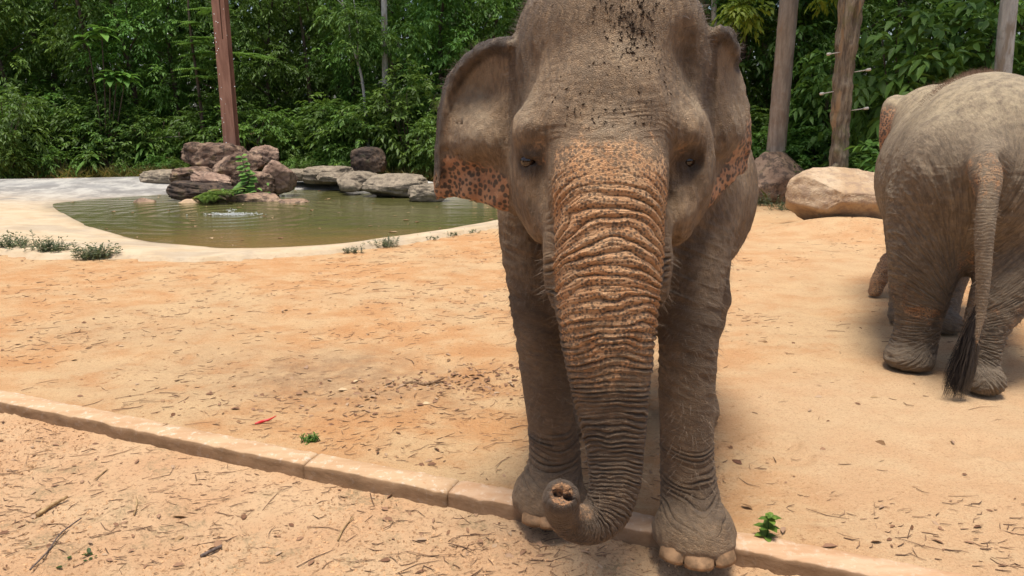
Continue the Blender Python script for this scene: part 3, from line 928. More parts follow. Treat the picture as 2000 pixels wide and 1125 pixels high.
    c2 = W(1920, 665, 4.4); pink = np.maximum(pink, 0.95 * sstep(0.06, 0.03, np.linalg.norm((P - c2) * np.array([1.0, 0.3, 0.7]), axis=1)) * (1 - wt))
    c3 = W(1880, 500, 4.85); pink = np.maximum(pink, 0.5 * sstep(0.2, 0.08, np.linalg.norm((P - c3) * np.array([1, 0.4, 0.9]), axis=1)))
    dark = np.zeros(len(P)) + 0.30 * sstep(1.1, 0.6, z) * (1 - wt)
    pink = np.maximum(pink, 0.42 * sstep(0.95, 0.5, z) * sstep(0.2, 0.35, z))
    sk = np.stack([x * 26, y * 26, fan * 6], -1)
    attr_v(me, 'skt', np.stack([ang * rad * 25, s * 120, s * 0], -1)); attr_f(me, 'wt', wt); attr_f(me, 'ear', ear * 1.0)
    attr_f(me, 'pink', pink); attr_f(me, 'dust', dust); attr_f(me, 'dark', dark); attr_v(me, 'sk', sk)
    me.polygons.foreach_set('use_smooth', np.ones(len(me.polygons), bool))
    root = empty('elephant', base)
    tag(root, 'dusty pale-backed elephant seen from behind, its tail hanging down, at the right edge', 'elephant', 'elephants in the sandy yard')
    link('body', me, M_skin2, root)
    # tail tuft
    n = 800
    st = rng.uniform(0.72, 1.0, n); c = np.stack([np.interp(st * cum[-1], cum, tl[:, i]) for i in range(3)], -1)
    v = []; 
    a = rng.uniform(0, 2 * np.pi, n)
    out = np.stack([np.cos(a) * 1.0 - 0.25, np.sin(a) * 0.45, np.zeros(n)], -1)
    endz = 0.012 + rng.uniform(0, 0.14, n)
    k = 6; pts = []
    spread = rng.uniform(0.015, 0.085, n)
    for j in range(k):
        t = j / (k - 1)
        p = c + out * (spread * math.sin(min(t * 1.5, 1) * math.pi / 2))[:, None]
        p[:, 0] -= 0.055 * t
        p[:, 2] = c[:, 2] + (endz - c[:, 2]) * t
        p += 0.011 * np.sin(t * 8 + np.repeat(rng.uniform(0, 6.28, n // 20 + 1), 20)[:n])[:, None] * np.array([1, 0.4, 0])
        pts.append(p)
    w = 0.0020
    V = []
    for j in range(k):
        ww = w * (1 - 0.7 * j / (k - 1))
        V += [pts[j] - np.array([ww, 0, 0]), pts[j] + np.array([ww, 0.0005, 0])]
    V = np.stack(V, 1).reshape(-1, 3); b = np.arange(n)[:, None] * (2 * k)
    F = [b + np.array([[2 * j, 2 * j + 1, 2 * j + 3, 2 * j + 2]]) for j in range(k - 1)]
    tag(link('tail_tuft', np_mesh('tail_tuft', V - base, np.vstack(F)), M_tuft, root), kind='stuff')
    # hair along the spine
    rr = rng.random(len(P))
    lat = (x - 3.2) - 0.42 * (y - 5.2)
    m = (rr < 0.30 * np.exp(-(lat / 0.20) ** 2) * sstep(4.95, 5.5, y + 0.12 * vnoise(P * 7, 5))) & (z > 1.55)
    v_, f_ = hairs(P2[m] - base, N[m], 0.04, 0.0016, np.array([0.1, 0.3, 0]))
    tag(link('bristles', np_mesh('bristles', v_, f_), M_hairb, root), kind='stuff')
    m = (rr < 0.012) & (z > 0.2) & (z < 1.2)
    v_, f_ = hairs(P2[m] - base, N[m], 0.035, 0.0012, np.array([0, 0, -0.4]))
    tag(link('leg_bristles', np_mesh('leg_bristles', v_, f_), M_hairl, root), kind='stuff')
    # pale edge of nails on the hind feet
    return root

# ------------------------------------------------------------------ pond outline
WZ = -0.13
pond_w = [(105, 402), (160, 436), (250, 463), (360, 479), (480, 484), (640, 477), (760, 463), (870, 447), (965, 431), (1040, 416), (1020, 399),
          (905, 385), (800, 376), (700, 372), (600, 371), (480, 372), (380, 378), (280, 383), (190, 389), (130, 395)]
pond_r = [(-300, 420), (0, 491), (200, 498), (365, 506), (500, 500), (640, 489), (760, 473), (880, 456), (968, 441), (1075, 420), (1060, 394),
          (930, 370), (815, 353), (720, 345), (600, 340), (480, 342), (380, 344), (280, 346), (150, 349), (-150, 358)]
NPD = 180
PW = catmull([G(a, b, WZ) for a, b in pond_w], NPD, True)
pond_rz = [0.07] + [0.03] * 9 + [0.04, 0.07, 0.11, 0.14, 0.14, 0.14, 0.14, 0.14, 0.13, 0.10]
PR = catmull([G(a, b, z_) for (a, b), z_ in zip(pond_r, pond_rz)], NPD, True)
def in_poly(p, poly):
    x, y = p[:, 0], p[:, 1]; c = np.zeros(len(p), bool); n = len(poly)
    for i in range(n):
        x1, y1 = poly[i][:2]; x2, y2 = poly[i - 1][:2]
        m = ((y1 > y) != (y2 > y)) & (x < (x2 - x1) * (y - y1) / (y2 - y1 + 1e-12) + x1)
        c ^= m
    return c
def dist_poly(p, poly):
    d = np.full(len(p), 1e9)
    for i in range(len(poly)):
        a = poly[i][:2]; b = poly[i - 1][:2]; e = b - a
        t = np.clip(((p - a) @ e) / (e @ e + 1e-9), 0, 1)
        d = np.minimum(d, ((p - a - t[:, None] * e) ** 2).sum(1))
    return np.sqrt(d)

# ------------------------------------------------------------------ ground
KS = -0.393                                                     # kerb line  y = 3.02 + KS x
def kerb_y(x): return 3.02 + KS * x + 0.015 * np.sin(x * 1.3)
KN = np.array([-KS, 1.0]) / math.hypot(KS, 1.0)
LOW = -0.074
def edge_forest(x):
    """where the bare yard ends and the wood begins"""
    return np.interp(x, [-40, -14, -5, -1, 3, 6, 9, 40], [19.5, 21.8, 22.6, 22.5, 18.5, 15.5, 14.5, 13.5])
ys = [-3.0]
while ys[-1] < 120:
    y = ys[-1]; ys.append(y + (0.25 if y < 1.4 else 0.014 + 0.0065 * (y - 1.4) if y < 6 else 0.06 + 0.03 * (y - 6) if y < 24 else 6))
ys = np.array(ys)
cs = np.concatenate([np.linspace(-2.6, -0.85, 30)[:-1], np.linspace(-0.85, 0.85, 420), np.linspace(0.85, 2.6, 30)[1:]])
GX = (np.abs(ys)[:, None] * 0.92 + 1.0) * cs[None, :]; GY = np.repeat(ys[:, None], len(cs), 1)
gp = np.stack([GX.ravel(), GY.ravel()], -1)
gx, gy = gp.T
kd = (gy - kerb_y(gx)) * KN[1]                                  # >0 : yard side
p3 = np.stack([gx, gy, gx * 0], -1)
upper = 0.012 * fbm(p3 * 0.9, 3, 3) + 0.010 * fbm(p3 * 4.5, 3, 5) * sstep(30, 6, gy) + 0.0045 * fbm(p3 * 17, 3, 8)
foot = np.maximum(0, fbm(p3 * np.array([2.2, 2.2, 1]), 2, 45) - 0.15)
upper -= 0.05 * foot * sstep(12, 5, gy)
cell = fbm(p3 * np.array([3.4, 4.2, 1]), 2, 91)
upper += 0.005 * np.tanh(cell * 6) * sstep(12, 6, gy) * sstep(-0.2, 0.3, fbm(p3 * 0.7, 2, 92))
rough = sstep(-0.25, 0.25, fbm(p3 * 1.3, 2, 12) + 0.15)
lower = LOW + 0.010 * fbm(p3 * 1.5, 3, 31) + rough * (0.014 * fbm(p3 * 15, 3, 33) + 0.009 * ridge(p3 * 24, 35)) + 0.003 * fbm(p3 * 40, 2, 37)
upper = upper * (0.12 + 0.88 * sstep(0.14, 0.34, kd))
zz = np.where(kd > 0.08, upper, lower)
# broad round tracks of the elephants
gt_ = np.random.default_rng(23)
for k in range(70):
    fy_ = 3.4 + 7.5 * gt_.random() ** 1.3; fx_ = gt_.uniform(-0.6, 0.62) * (fy_ + 1.0); r_ = gt_.uniform(0.13, 0.19); st_ = gt_.uniform(0.5, 1.2)
    if abs((fy_ - kerb_y(fx_)) * KN[1]) < 0.45: continue
    d_ = np.hypot(gx - fx_, (gy - fy_) * 1.05) / r_
    near_ = d_ < 1.8
    dn = d_[near_] + 0.10 * vnoise(p3[near_] * 12, 7)
    zz[near_] += st_ * (-0.011 * sstep(1.05, 0.75, dn) + 0.007 * np.exp(-((dn - 1.15) / 0.16) ** 2))
# soil banked against both sides of the kerb
zz += np.where(kd > 0.08, 0.010 * sstep(0.5, 0.25, kd) * sstep(0.15, 0.25, kd) * (0.5 + fbm(p3 * 6, 2, 51)), 0.006 * sstep(-0.10, 0.0, kd) * (0.4 + fbm(p3 * 8, 2, 53)))
# the pond hole
nearp = (gy > 7) & (gy < 25) & (gx < 3) & (gx > -17)
ins = np.zeros(len(gp), bool); dpr = np.full(len(gp), 9.0)
ins[nearp] = in_poly(gp[nearp], PR); dpr[nearp] = dist_poly(gp[nearp], PR)
zz = np.where(ins, np.where(dpr > 0.12, -1.2, -0.06), zz)
# sand heap under the pale boulder, rising ground under the trees
HB = W(1640, 440, 11.4)
zz += 0.22 * np.exp(-(((gx - HB[0]) / 1.0) ** 2 + ((gy - HB[1] + 0.25) / 0.6) ** 2) ** 1.3)
fe = gy - edge_forest(gx)
zz += np.where(~ins, 0.10 * sstep(0, 2.5, fe) + 0.05 * fbm(p3 * 1.1, 3, 61) * sstep(-0.5, 1, fe), 0)
forest = sstep(-0.9, 0.5, fe + 0.8 * fbm(p3 * 0.8, 3, 63))
nr, nc = GX.shape
ii = (np.arange(nr - 1)[:, None] * nc + np.arange(nc - 1)[None, :])
GF = np.stack([ii, ii + 1, ii + nc + 1, ii + nc], -1).reshape(-1, 4)
gme = np_mesh('ground', np.stack([gx, gy, zz], -1), GF)
attr_f(gme, 'low', sstep(0.10, 0.06, kd)); attr_f(gme, 'forest', forest)
stain = np.zeros(len(gp))
for (px, py, rx, ry, a) in ((640, 730, 0.65, 0.5, 0.8), (720, 770, 0.6, 0.3, 0.6), (480, 700, 0.6, 0.4, 0.3), (250, 650, 0.8, 0.4, 0.18), (900, 740, 0.35, 0.35, 0.4), (1440, 900, 0.4, 0.7, 0.0)):
    c = G(px, py); stain = np.maximum(stain, a * np.exp(-((gx - c[0]) / rx) ** 2 - ((gy - c[1]) / ry) ** 2))
attr_f(gme, 'stain', stain)
pale = 0.0 + 0.9 * sstep(0.9, 1.8, gx) * sstep(5.2, 4.2, gy) + 0.35 * sstep(0.5, 2.0, gx)
attr_f(gme, 'pale', np.clip(pale, 0, 1))
def mat_ground():
    t = NT('sandy_soil'); P = t.geo()
    low = t.attr('low'); fo = t.attr('forest'); st = t.attr('stain'); pa = t.attr('pale')
    Pst = t.scaled(P, (0.85, 1.15, 1))
    n1 = t.noise(P, 0.55, 5, 0.6); n2 = t.noise(Pst, 3.2, 6, 0.65); n3 = t.noise(Pst, 26, 5, 0.7); n4 = t.noise(P, 130, 3, 0.7)
    c = t.mix(t.ramp(n1, 0.40, 0.62), (0.460, 0.250, 0.112), (0.465, 0.318, 0.175))
    c = t.mix(t.math('MULTIPLY', t.ramp(n2, 0.44, 0.66), 0.75), c, (0.515, 0.355, 0.195))
    c = t.mix(t.math('MULTIPLY', t.ramp(n2, 0.50, 0.30), 0.60), c, (0.40, 0.195, 0.080))
    c = t.mix(t.math('MULTIPLY', pa, 0.65), c, t.mix(n2, (0.50, 0.325, 0.190), (0.53, 0.385, 0.235)))
    # trodden bits of leaf and bark
    chip = t.math('MULTIPLY', t.ramp(n3, 0.57, 0.66), t.ramp(t.noise(P, 1.7, 4), 0.38, 0.56))
    c = t.mix(t.math('MULTIPLY', chip, t.math('SUBTRACT', 0.85, t.math('MULTIPLY', pa, 0.6))), c, (0.20, 0.095, 0.045))
    c = t.mix(t.math('MULTIPLY', t.ramp(n4, 0.54, 0.66), 0.5), c, (0.24, 0.13, 0.065))
    n5 = t.noise(P, 60, 5, 0.8)
    c = t.mix(t.math('MULTIPLY', t.ramp(n5, 0.56, 0.68), 0.5), c, (0.56, 0.42, 0.27))
    c = t.mix(t.math('MULTIPLY', t.ramp(n5, 0.45, 0.35), 0.6), c, (0.27, 0.14, 0.065))
    c = t.mix(t.math('MULTIPLY', st, t.ramp(t.noise(P, 7, 5, 0.7), 0.25, 0.7)), c, (0.19, 0.112, 0.066))
    # lower ground: crumbly tan earth, grey-green algae, crevice shade put into the colour
    l1 = t.noise(P, 2.1, 5, 0.6); l2 = t.noise(P, 52, 7, 0.78); l3 = t.noise(P, 5.5, 4, 0.65)
    lc = t.mix(t.ramp(l1, 0.35, 0.65), (0.53, 0.325, 0.180), (0.57, 0.385, 0.225))
    lc = t.mix(t.math('MULTIPLY', t.ramp(l2, 0.48, 0.36), 0.8), lc, (0.20, 0.105, 0.052))
    lc = t.mix(t.math('MULTIPLY', t.ramp(l2, 0.58, 0.72), 0.6), lc, (0.62, 0.45, 0.28))
    lc = t.mix(t.math('MULTIPLY', t.ramp(l3, 0.52, 0.68), t.ramp(l2, 0.62, 0.42, 0.0, 0.75)), lc, (0.27, 0.205, 0.115))
    c = t.mix(low, c, lc)
    fl = t.mix(t.ramp(t.noise(P, 9, 5, 0.7), 0.35, 0.65), (0.060, 0.036, 0.018), (0.17, 0.095, 0.045))
    c = t.mix(fo, c, fl)
    h = t.math('ADD', t.math('MULTIPLY', n3, 0.9), t.math('MULTIPLY', n5, 0.6))
    hl = t.math('ADD', t.math('MULTIPLY', l2, 0.8), t.math('MULTIPLY', n4, 0.4))
    hh = t.mix(low, h, hl)
    return t.done(c, 0.92, t.bump(hh, 0.95, 0.018), 0.15)
ground = link('ground', gme, mat_ground()); tag(ground, kind='structure')
ground['label'] = 'orange sandy yard with lower crumbly ground in front of the kerb'

def ground_z(x, y):
    k = (y - kerb_y(x)) * KN[1]
    return 0.004 if k > 0.08 else LOW + 0.004

# ------------------------------------------------------------------ kerb
def mat_kerb(name, a, b, chip):
    t = NT(name); P = t.coord('Object'); Wd = t.geo()
    Ps = t.scaled(P, (0.3, 1.4, 1.4))
    n1 = t.noise(Ps, 9, 6, 0.65); n2 = t.noise(Wd, 26, 5, 0.7); n3 = t.noise(Wd, 95, 3, 0.6)
    c = t.mix(t.ramp(n1, 0.35, 0.65), a, b)
    c = t.mix(t.math('MULTIPLY', t.ramp(n2, 0.54, 0.64), chip), c, (0.60, 0.50, 0.40))
    c = t.mix(t.math('MULTIPLY', t.ramp(n2, 0.40, 0.30), 0.6), c, (0.40, 0.20, 0.095))
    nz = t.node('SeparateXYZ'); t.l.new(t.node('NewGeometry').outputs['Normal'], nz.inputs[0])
    side = t.math('MULTIPLY', t.ramp(nz.outputs['Z'], 0.75, 0.35), 0.75)       # upright faces darkened in the colour to stand for shade
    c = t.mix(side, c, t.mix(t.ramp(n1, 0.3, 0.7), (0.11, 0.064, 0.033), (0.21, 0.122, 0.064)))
    h = t.math('ADD', n1, t.math('MULTIPLY', n2, 0.6))
    return t.done(c, 0.85, t.bump(h, 0.8, 0.007), 0.2)
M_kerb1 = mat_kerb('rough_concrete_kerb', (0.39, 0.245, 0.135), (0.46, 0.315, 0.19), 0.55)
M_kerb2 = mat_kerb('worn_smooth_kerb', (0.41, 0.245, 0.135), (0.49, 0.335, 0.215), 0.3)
kerb = empty('kerb', (0, 3.02, 0)); tag(kerb, 'low sandy concrete kerb running diagonally across the yard', kind='structure')
def kerb_block(x0, x1, rough, mat, seed, groove=False):
    n = max(12, int((x1 - x0) / 0.02)); m = 9
    prof = [(0.0, -0.16), (0.0, -0.02), (0.003, 0.002), (0.009, 0.008), (0.06, 0.011), (0.095, 0.011), (0.130, 0.008), (0.142, 0.0), (0.148, -0.12)]
    xs = np.linspace(x0, x1, n); V = []
    for xi in xs:
        for (o, z) in prof:
            V.append((xi + KN[0] * o, kerb_y(xi) + KN[1] * o, z))
    V = np.array(V)
    nn = fbm(V * np.array([9, 9, 12]), 3, seed); n2 = fbm(V * 30, 2, seed + 5)
    jj = np.tile(np.arange(m), n)
    wear = np.where((jj > 0) & (jj < 8), 1.0, 0.3)
    V[:, 2] += wear * (rough * 0.004 * nn + 0.004 * n2)
    V[:, 2] -= np.where((jj == 2) | (jj == 3), 0.012 * np.maximum(0, fbm(V * np.array([14, 14, 2]), 3, seed + 3)), 0)
    V[:, :2] -= KN * (wear * (rough * 0.012 * fbm(V * np.array([5, 5, 3]), 3, seed + 9) + 0.002 * n2))[:, None] * np.where(jj < 4, 1, 0)[:, None]
    endt = np.minimum(np.repeat(xs - x0, m), np.repeat(x1 - xs, m))
    V[:, 2] -= np.where(jj > 0, 0.006 * np.exp(-endt / 0.006), 0) * (jj < 8)
    if groove:
        for gx_ in np.arange(x0 + 0.10, x1 - 0.05, 0.235):
            for k in (0, 0.035, 0.07):
                V[:, 2] -= 0.004 * np.exp(-((np.repeat(xs, m) - gx_ - k - 0.1 * (jj / 8.0) * 0.3) / 0.008) ** 2) * ((jj > 1) & (jj < 8))
    i = np.arange(n - 1)[:, None] * m + np.arange(m - 1)[None, :]
    F = np.stack([i, i + m, i + m + 1, i + 1], -1).reshape(-1, 4)
    caps = [np.array([list(range(m))[::-1]]) * 1, np.array([[(n - 1) * m + q for q in range(m)]])]
    o = np.array([0, 3.02, 0])
    return link('kerb_block', np_mesh('kerb_block', V - o, [F[:, ::-1]] + caps), mat, kerb)
xk = [-9.0, -4.2, -1.045, -0.30, 0.72, 1.74, 2.8]
for i in range(len(xk) - 1):
    gr = i >= 3
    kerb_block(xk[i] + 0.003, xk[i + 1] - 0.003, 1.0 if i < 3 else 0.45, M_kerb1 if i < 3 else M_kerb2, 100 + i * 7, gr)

# ------------------------------------------------------------------ pond
def lerp(a, b, t): return a + (b - a) * t
cen = PW.mean(0)
wob = fbm(PR * np.array([1.2, 1.2, 1]), 3, 70)[:, None]
out = PR - PR.mean(0); out[:, 2] = 0; prz = PR[:, 2].copy(); out /= np.linalg.norm(out, axis=1)[:, None]
PRw = PR + out * wob * 0.10
rings = [(PRw + out * 0.25) * [1, 1, 0] - np.array([0, 0, 0.14]), PRw + out * 0.01 + np.array([0, 0, 0.005]), PRw + np.array([0, 0, 0.018])]
for t_, dz in ((0.15, 0.028), (0.4, 0.012), (0.65, -0.012), (0.85, -0.014), (1.0, 0.0)):
    q = lerp(PRw, PW, t_); q[:, 2] = lerp(prz, WZ, t_ ** np.interp(prz, [0.03, 0.14], [1.5, 0.95])) + dz
    q[:, 2] += 0.012 * fbm(q * np.array([1.5, 1.5, 1]), 3, 72)
    rings.append(q)
q = lerp(PW, cen, 0.15); q[:, 2] = -0.5; rings.append(q)
q = lerp(PW, cen, 0.5); q[:, 2] = -0.8; rings.append(q)
BV = np.vstack(rings + [np.array([[cen[0], cen[1], -0.85]])])
BF = []
for r in range(len(rings) - 1):
    j = np.arange(NPD); j2 = (j + 1) % NPD
    BF.append(np.stack([r * NPD + j, r * NPD + j2, (r + 1) * NPD + j2, (r + 1) * NPD + j], -1))
r = len(rings) - 1; j = np.arange(NPD)
tri = np.stack([r * NPD + j, r * NPD + (j + 1) % NPD, np.full(NPD, len(BV) - 1)], -1)
bme = np_mesh('pond_basin', BV, [np.vstack(BF), tri])
def mat_basin():
    t = NT('pale_concrete'); P = t.geo()
    sx = t.node('SeparateXYZ'); t.put(sx.inputs[0], P)
    n1 = t.noise(P, 0.8, 6, 0.65); n2 = t.noise(P, 2.2, 7, 0.7); n3 = t.noise(P, 22, 4, 0.7)
    sandy = t.mix(t.ramp(n2, 0.35, 0.65), (0.43, 0.325, 0.205), (0.50, 0.40, 0.275))
    grey = t.mix(t.ramp(n2, 0.36, 0.64), (0.235, 0.230, 0.220), (0.40, 0.385, 0.35))
    c = t.mix(t.ramp(sx.outputs['Y'], 14.5, 18.5), sandy, grey)
    c = t.mix(t.math('MULTIPLY', t.ramp(n1, 0.50, 0.60), t.ramp(sx.outputs['Y'], 13.5, 17.5, 0.25, 0.75)), c, (0.17, 0.163, 0.155))
    c = t.mix(t.math('MULTIPLY', t.ramp(n3, 0.60, 0.72), 0.5), c, (0.22, 0.15, 0.09))
    wet = t.ramp(sx.outputs['Z'], WZ + 0.02, WZ - 0.02)
    c = t.mix(t.math('MULTIPLY', wet, 0.7), c, (0.13, 0.11, 0.06))
    return t.done(c, 0.85, t.bump(t.math('ADD', n2, n3), 0.6, 0.02), 0.25)
tag(link('pond_basin', bme, mat_basin()), 'pale concrete rim and basin of the pond', kind='structure')
SPL = G(455, 419, WZ)
def mat_water():
    t = NT('pond_water'); P = t.geo()
    d = t.node('VectorMath', operation='DISTANCE'); t.put(d.inputs[0], P); d.inputs[1].default_value = tuple(SPL)
    ds = d.outputs['Value']
    wav = t.math('MULTIPLY', t.math('SINE', t.math('MULTIPLY_ADD', ds, 15.0)), t.ramp(ds, 4.5, 0.3, 0.03, 0.5))
    n = t.noise(t.scaled(P, (0.7, 1.8, 1)), 5.0, 4, 0.6); n2 = t.noise(t.scaled(P, (0.6, 1.6, 1)), 1.3, 3, 0.5)
    h = t.math('ADD', t.math('MULTIPLY', wav, 0.35), t.math('ADD', t.math('MULTIPLY', n, 0.35), n2))
    sx = t.node('SeparateXYZ'); t.put(sx.inputs[0], P)
    shallow = t.ramp(t.math('ADD', sx.outputs['Y'], t.math('MULTIPLY', n2, 2.0)), 14.0, 11.6)
    c = t.mix(shallow, (0.088, 0.086, 0.030), (0.175, 0.115, 0.042))
    t.bsdf.inputs['IOR'].default_value = 1.33
    return t.done(c, 0.05, t.bump(h, 0.55, 0.04), 0.5)
WV = np.vstack([lerp(PW, cen, 1 - k / 6.0) * [1, 1, 0] + [0, 0, WZ] for k in range(1, 7)] + [np.array([[cen[0], cen[1], WZ]])])
# water reaches a little under the concrete
WV[5 * NPD:6 * NPD] += (PW - cen) / np.linalg.norm(PW - cen, axis=1)[:, None] * [0.03, 0.03, 0]
WV[:, 2] = WZ + 0.002
WF = []
for r in range(5):
    WF.append(np.stack([r * NPD + j, (r + 1) * NPD + j, (r + 1) * NPD + (j + 1) % NPD, r * NPD + (j + 1) % NPD], -1))
wt_ = np.stack([np.full(NPD, len(WV) - 1), j, (j + 1) % NPD], -1)
tag(link('water', np_mesh('water', WV, [np.vstack(WF), wt_]), mat_water()), 'murky green water of the pond', kind='structure')
# splash of the little fountain
t = NT('white_water'); M_foam = t.done((0.75, 0.78, 0.78), 0.25, None, 0.5)
oct_v = np.array([[1, 0, 0], [-1, 0, 0], [0, 1, 0], [0, -1, 0], [0, 0, 1], [0, 0, -1]], float)
oct_f = np.array([[0, 2, 4], [2, 1, 4], [1, 3, 4], [3, 0, 4], [2, 0, 5], [1, 2, 5], [3, 1, 5], [0, 3, 5]])
def specks(C, Rr):
    n = len(C); V = (C[:, None, :] + oct_v[None] * np.asarray(Rr).reshape(n, 1, -1)).reshape(-1, 3)
    return V, (np.arange(n)[:, None, None] * 6 + oct_f[None]).reshape(-1, 3)
n = 420
C = np.stack([rng.normal(0, 0.26, n), rng.normal(0, 0.09, n), np.abs(rng.normal(0, 0.012, n)) + 0.003], -1)
C[:40, 0] *= 0.3; C[:40, 2] = rng.uniform(0.02, 0.11, 40)
Rr = rng.uniform(0.003, 0.010, n)[:, None] * np.array([2.6, 1.2, 0.5])
V, F = specks(C, Rr)
tag(link('water_splash', np_mesh('water_splash', V, F), M_foam, None, SPL), 'white splash of water dancing on the pond in front of the rock pile', 'splash', kind='stuff')
n = 40
C = np.stack([rng.uniform(-1.3, 0.25, n) ** 1, rng.normal(0, 0.1, n), rng.uniform(0.2, 4.3, n)], -1); C[:28, 0] = rng.normal(-0.17, 0.04, 28)
V, F = specks(C, rng.uniform(0.006, 0.014, n)[:, None] * np.array([1, 1, 1.3]))
tag(link('water_drops', np_mesh('water_drops', V, F), M_foam, None, W(452, 285, 18.4) * [1, 1, 0]), 'white drops of water falling beside the brown post', 'water', kind='stuff')

# ------------------------------------------------------------------ rocks
def mat_rock(name, a, b, dark, lichen, sc=1.0, dk=0.8):
    t = NT(name); P = t.coord('Object')
    n1 = t.noise(P, 2.2 * sc, 6, 0.65); n2 = t.noise(P, 7.5 * sc, 6, 0.7); n3 = t.noise(P, 45 * sc, 4, 0.7)
    c = t.mix(t.ramp(n1, 0.38, 0.60), a, b)
    c = t.mix(t.math('MULTIPLY', t.ramp(n2, 0.47, 0.58), dk), c, dark)
    c = t.mix(t.math('MULTIPLY', t.ramp(t.noise(P, 4 * sc, 5, 0.7), 0.56, 0.68), 0.7), c, lichen)
    c = t.mix(t.math('MULTIPLY', t.ramp(n3, 0.58, 0.7), 0.4), c, tuple(x * 0.5 for x in a))
    h = t.math('ADD', t.math('MULTIPLY', n2, 1.0), t.math('MULTIPLY', n3, 0.5))
    return t.done(c, 0.85, t.bump(h, 0.8, 0.04 / sc), 0.25)
M_r_brown = mat_rock('brown_rock', (0.12, 0.072, 0.050), (0.32, 0.22, 0.155), (0.028, 0.020, 0.017), (0.21, 0.15, 0.07))
M_r_pink = mat_rock('pinkish_rock', (0.22, 0.14, 0.10), (0.40, 0.275, 0.205), (0.06, 0.042, 0.034), (0.33, 0.25, 0.17), 1.0, 0.55)
M_r_dark = mat_rock('dark_wet_rock', (0.055, 0.038, 0.030), (0.11, 0.075, 0.052), (0.022, 0.018, 0.016), (0.10, 0.09, 0.05))
M_r_grey = mat_rock('grey_flat_rock', (0.21, 0.172, 0.125), (0.30, 0.245, 0.18), (0.10, 0.080, 0.062), (0.29, 0.25, 0.17), 1.4, 0.6)
M_r_sand = mat_rock('pale_sandstone', (0.42, 0.285, 0.17), (0.52, 0.39, 0.26), (0.24, 0.165, 0.125), (0.50, 0.38, 0.24), 0.8, 0.45)
M_r_mott = mat_rock('mottled_boulder', (0.24, 0.155, 0.105), (0.36, 0.245, 0.165), (0.08, 0.060, 0.048), (0.38, 0.27, 0.16), 0.9, 0.8)
def ico(sub):
    import bmesh
    bm = bmesh.new(); bmesh.ops.create_icosphere(bm, subdivisions=sub, radius=1.0)
    V = np.array([v.co for v in bm.verts]); F = np.array([[v.index for v in f.verts] for f in bm.faces]); bm.free()
    return V, F
ICO4 = ico(5); ICO3 = ico(4)
def rock_mesh(r, seed, cuts=9, sharp=0.72, rough=0.05, planes=(), layered=0.0, big=True):
    g = np.random.default_rng(seed)
    V, F = (ICO4 if big else ICO3); V = V.copy()
    box = V / np.max(np.abs(V), axis=1)[:, None]
    V = 0.55 * V + 0.45 * box * 0.86
    for k in range(cuts):
        n = g.normal(0, 1, 3); n[2] = abs(n[2]) * (0.9 if k % 3 else 0.3) * (1 if g.random() < 0.75 else -1); n /= np.linalg.norm(n)
        d = V @ n; lim = g.uniform(sharp - 0.06, sharp + 0.16)
        ex = np.maximum(d - lim, 0); V -= n * (ex * 0.93)[:, None]
    for n, lim in planes:
        n = np.array(n, float); n /= np.linalg.norm(n); ex = np.maximum(V @ n - lim, 0); V -= n * (ex * 0.97)[:, None]
    V += V * (rough * fbm(V * 2.2 + seed, 4, seed % 97))[:, None] + V * (0.55 * rough * (ridge(V * 5 + seed, seed % 83) - 0.4) + 0.25 * rough * fbm(V * 11 + seed, 3, 7))[:, None]
    if layered: V[:, 2] += layered * np.sin(V[:, 2] * 22 + 3 * fbm(V * 2, 2, 5)) * 0.05
    return V * np.asarray(r), F
def rock(x0, x1, y0, y1, Y, label, mat, seed, name='rock', depth=0.9, tilt=0.0, cuts=13, sharp=0.70, rough=0.10, group=None, cat='rock', layered=0, planes=(), dz=0):
    c = W((x0 + x1) / 2, (y0 + y1) / 2, Y); a = W(x0, (y0 + y1) / 2, Y); b = W((x0 + x1) / 2, y1, Y)
    rx = abs(a[0] - c[0]) * 1.04; rz = abs(c[2] - b[2]) * 1.04
    V, F = rock_mesh((rx / 0.92, rx * depth, rz / 0.9), seed, cuts, sharp, rough, planes, layered=layered, big=rx > 0.3)
    if tilt:
        M = np.array(Matrix.Rotation(tilt, 3, 'Y')); V = V @ M.T
    lo = V[:, 2].min()
    base = np.array([c[0], c[1], c[2] + lo + dz])
    o = link(name, np_mesh(name, V - np.array([0, 0, lo]), F), mat, None, base)
    tag(o, label, cat, group); return o
GP = 'rocks piled at the pond'
rock(362, 487, 281, 334, 18.3, 'long reddish-brown slab lying on top of the rock pile, notched upper edge', M_r_brown, 11, tilt=0.0, depth=0.55, cuts=9, sharp=0.80, group=GP)
rock(362, 408, 278, 300, 18.25, 'raised left shoulder stone on the slab topping the rock pile', M_r_brown, 21, depth=0.9, cuts=8, sharp=0.78, group=GP)
rock(489, 547, 283, 329, 18.4, 'rounded pale pinkish rock at the upper right of the pile', M_r_pink, 12, depth=0.9, tilt=0.25, cuts=10, sharp=0.74, group=GP)
rock(418, 520, 302, 350, 17.75, 'big brown angular rock leaning across the middle of the pile', M_r_brown, 13, depth=0.7, tilt=-0.22, cuts=9, group=GP)
rock(516, 582, 320, 375, 17.55, 'reddish rock standing at the right end of the pile by the water', M_r_pink, 14, depth=0.8, tilt=0.5, cuts=8, group=GP)
rock(453, 535, 337, 380, 17.3, 'dark brown block low in the centre of the pile behind the leafy vine', M_r_brown, 15, depth=0.8, cuts=7, sharp=0.8, group=GP)
rock(340, 425, 327, 358, 17.8, 'mossy flat rock at the left of the pile under the slab', M_r_brown, 16, depth=0.9, group=GP)
rock(378, 460, 339, 368, 17.2, 'small orange-brown rock wedged at the lower left of the pile', M_r_pink, 17, depth=0.8, tilt=0.2, group=GP)
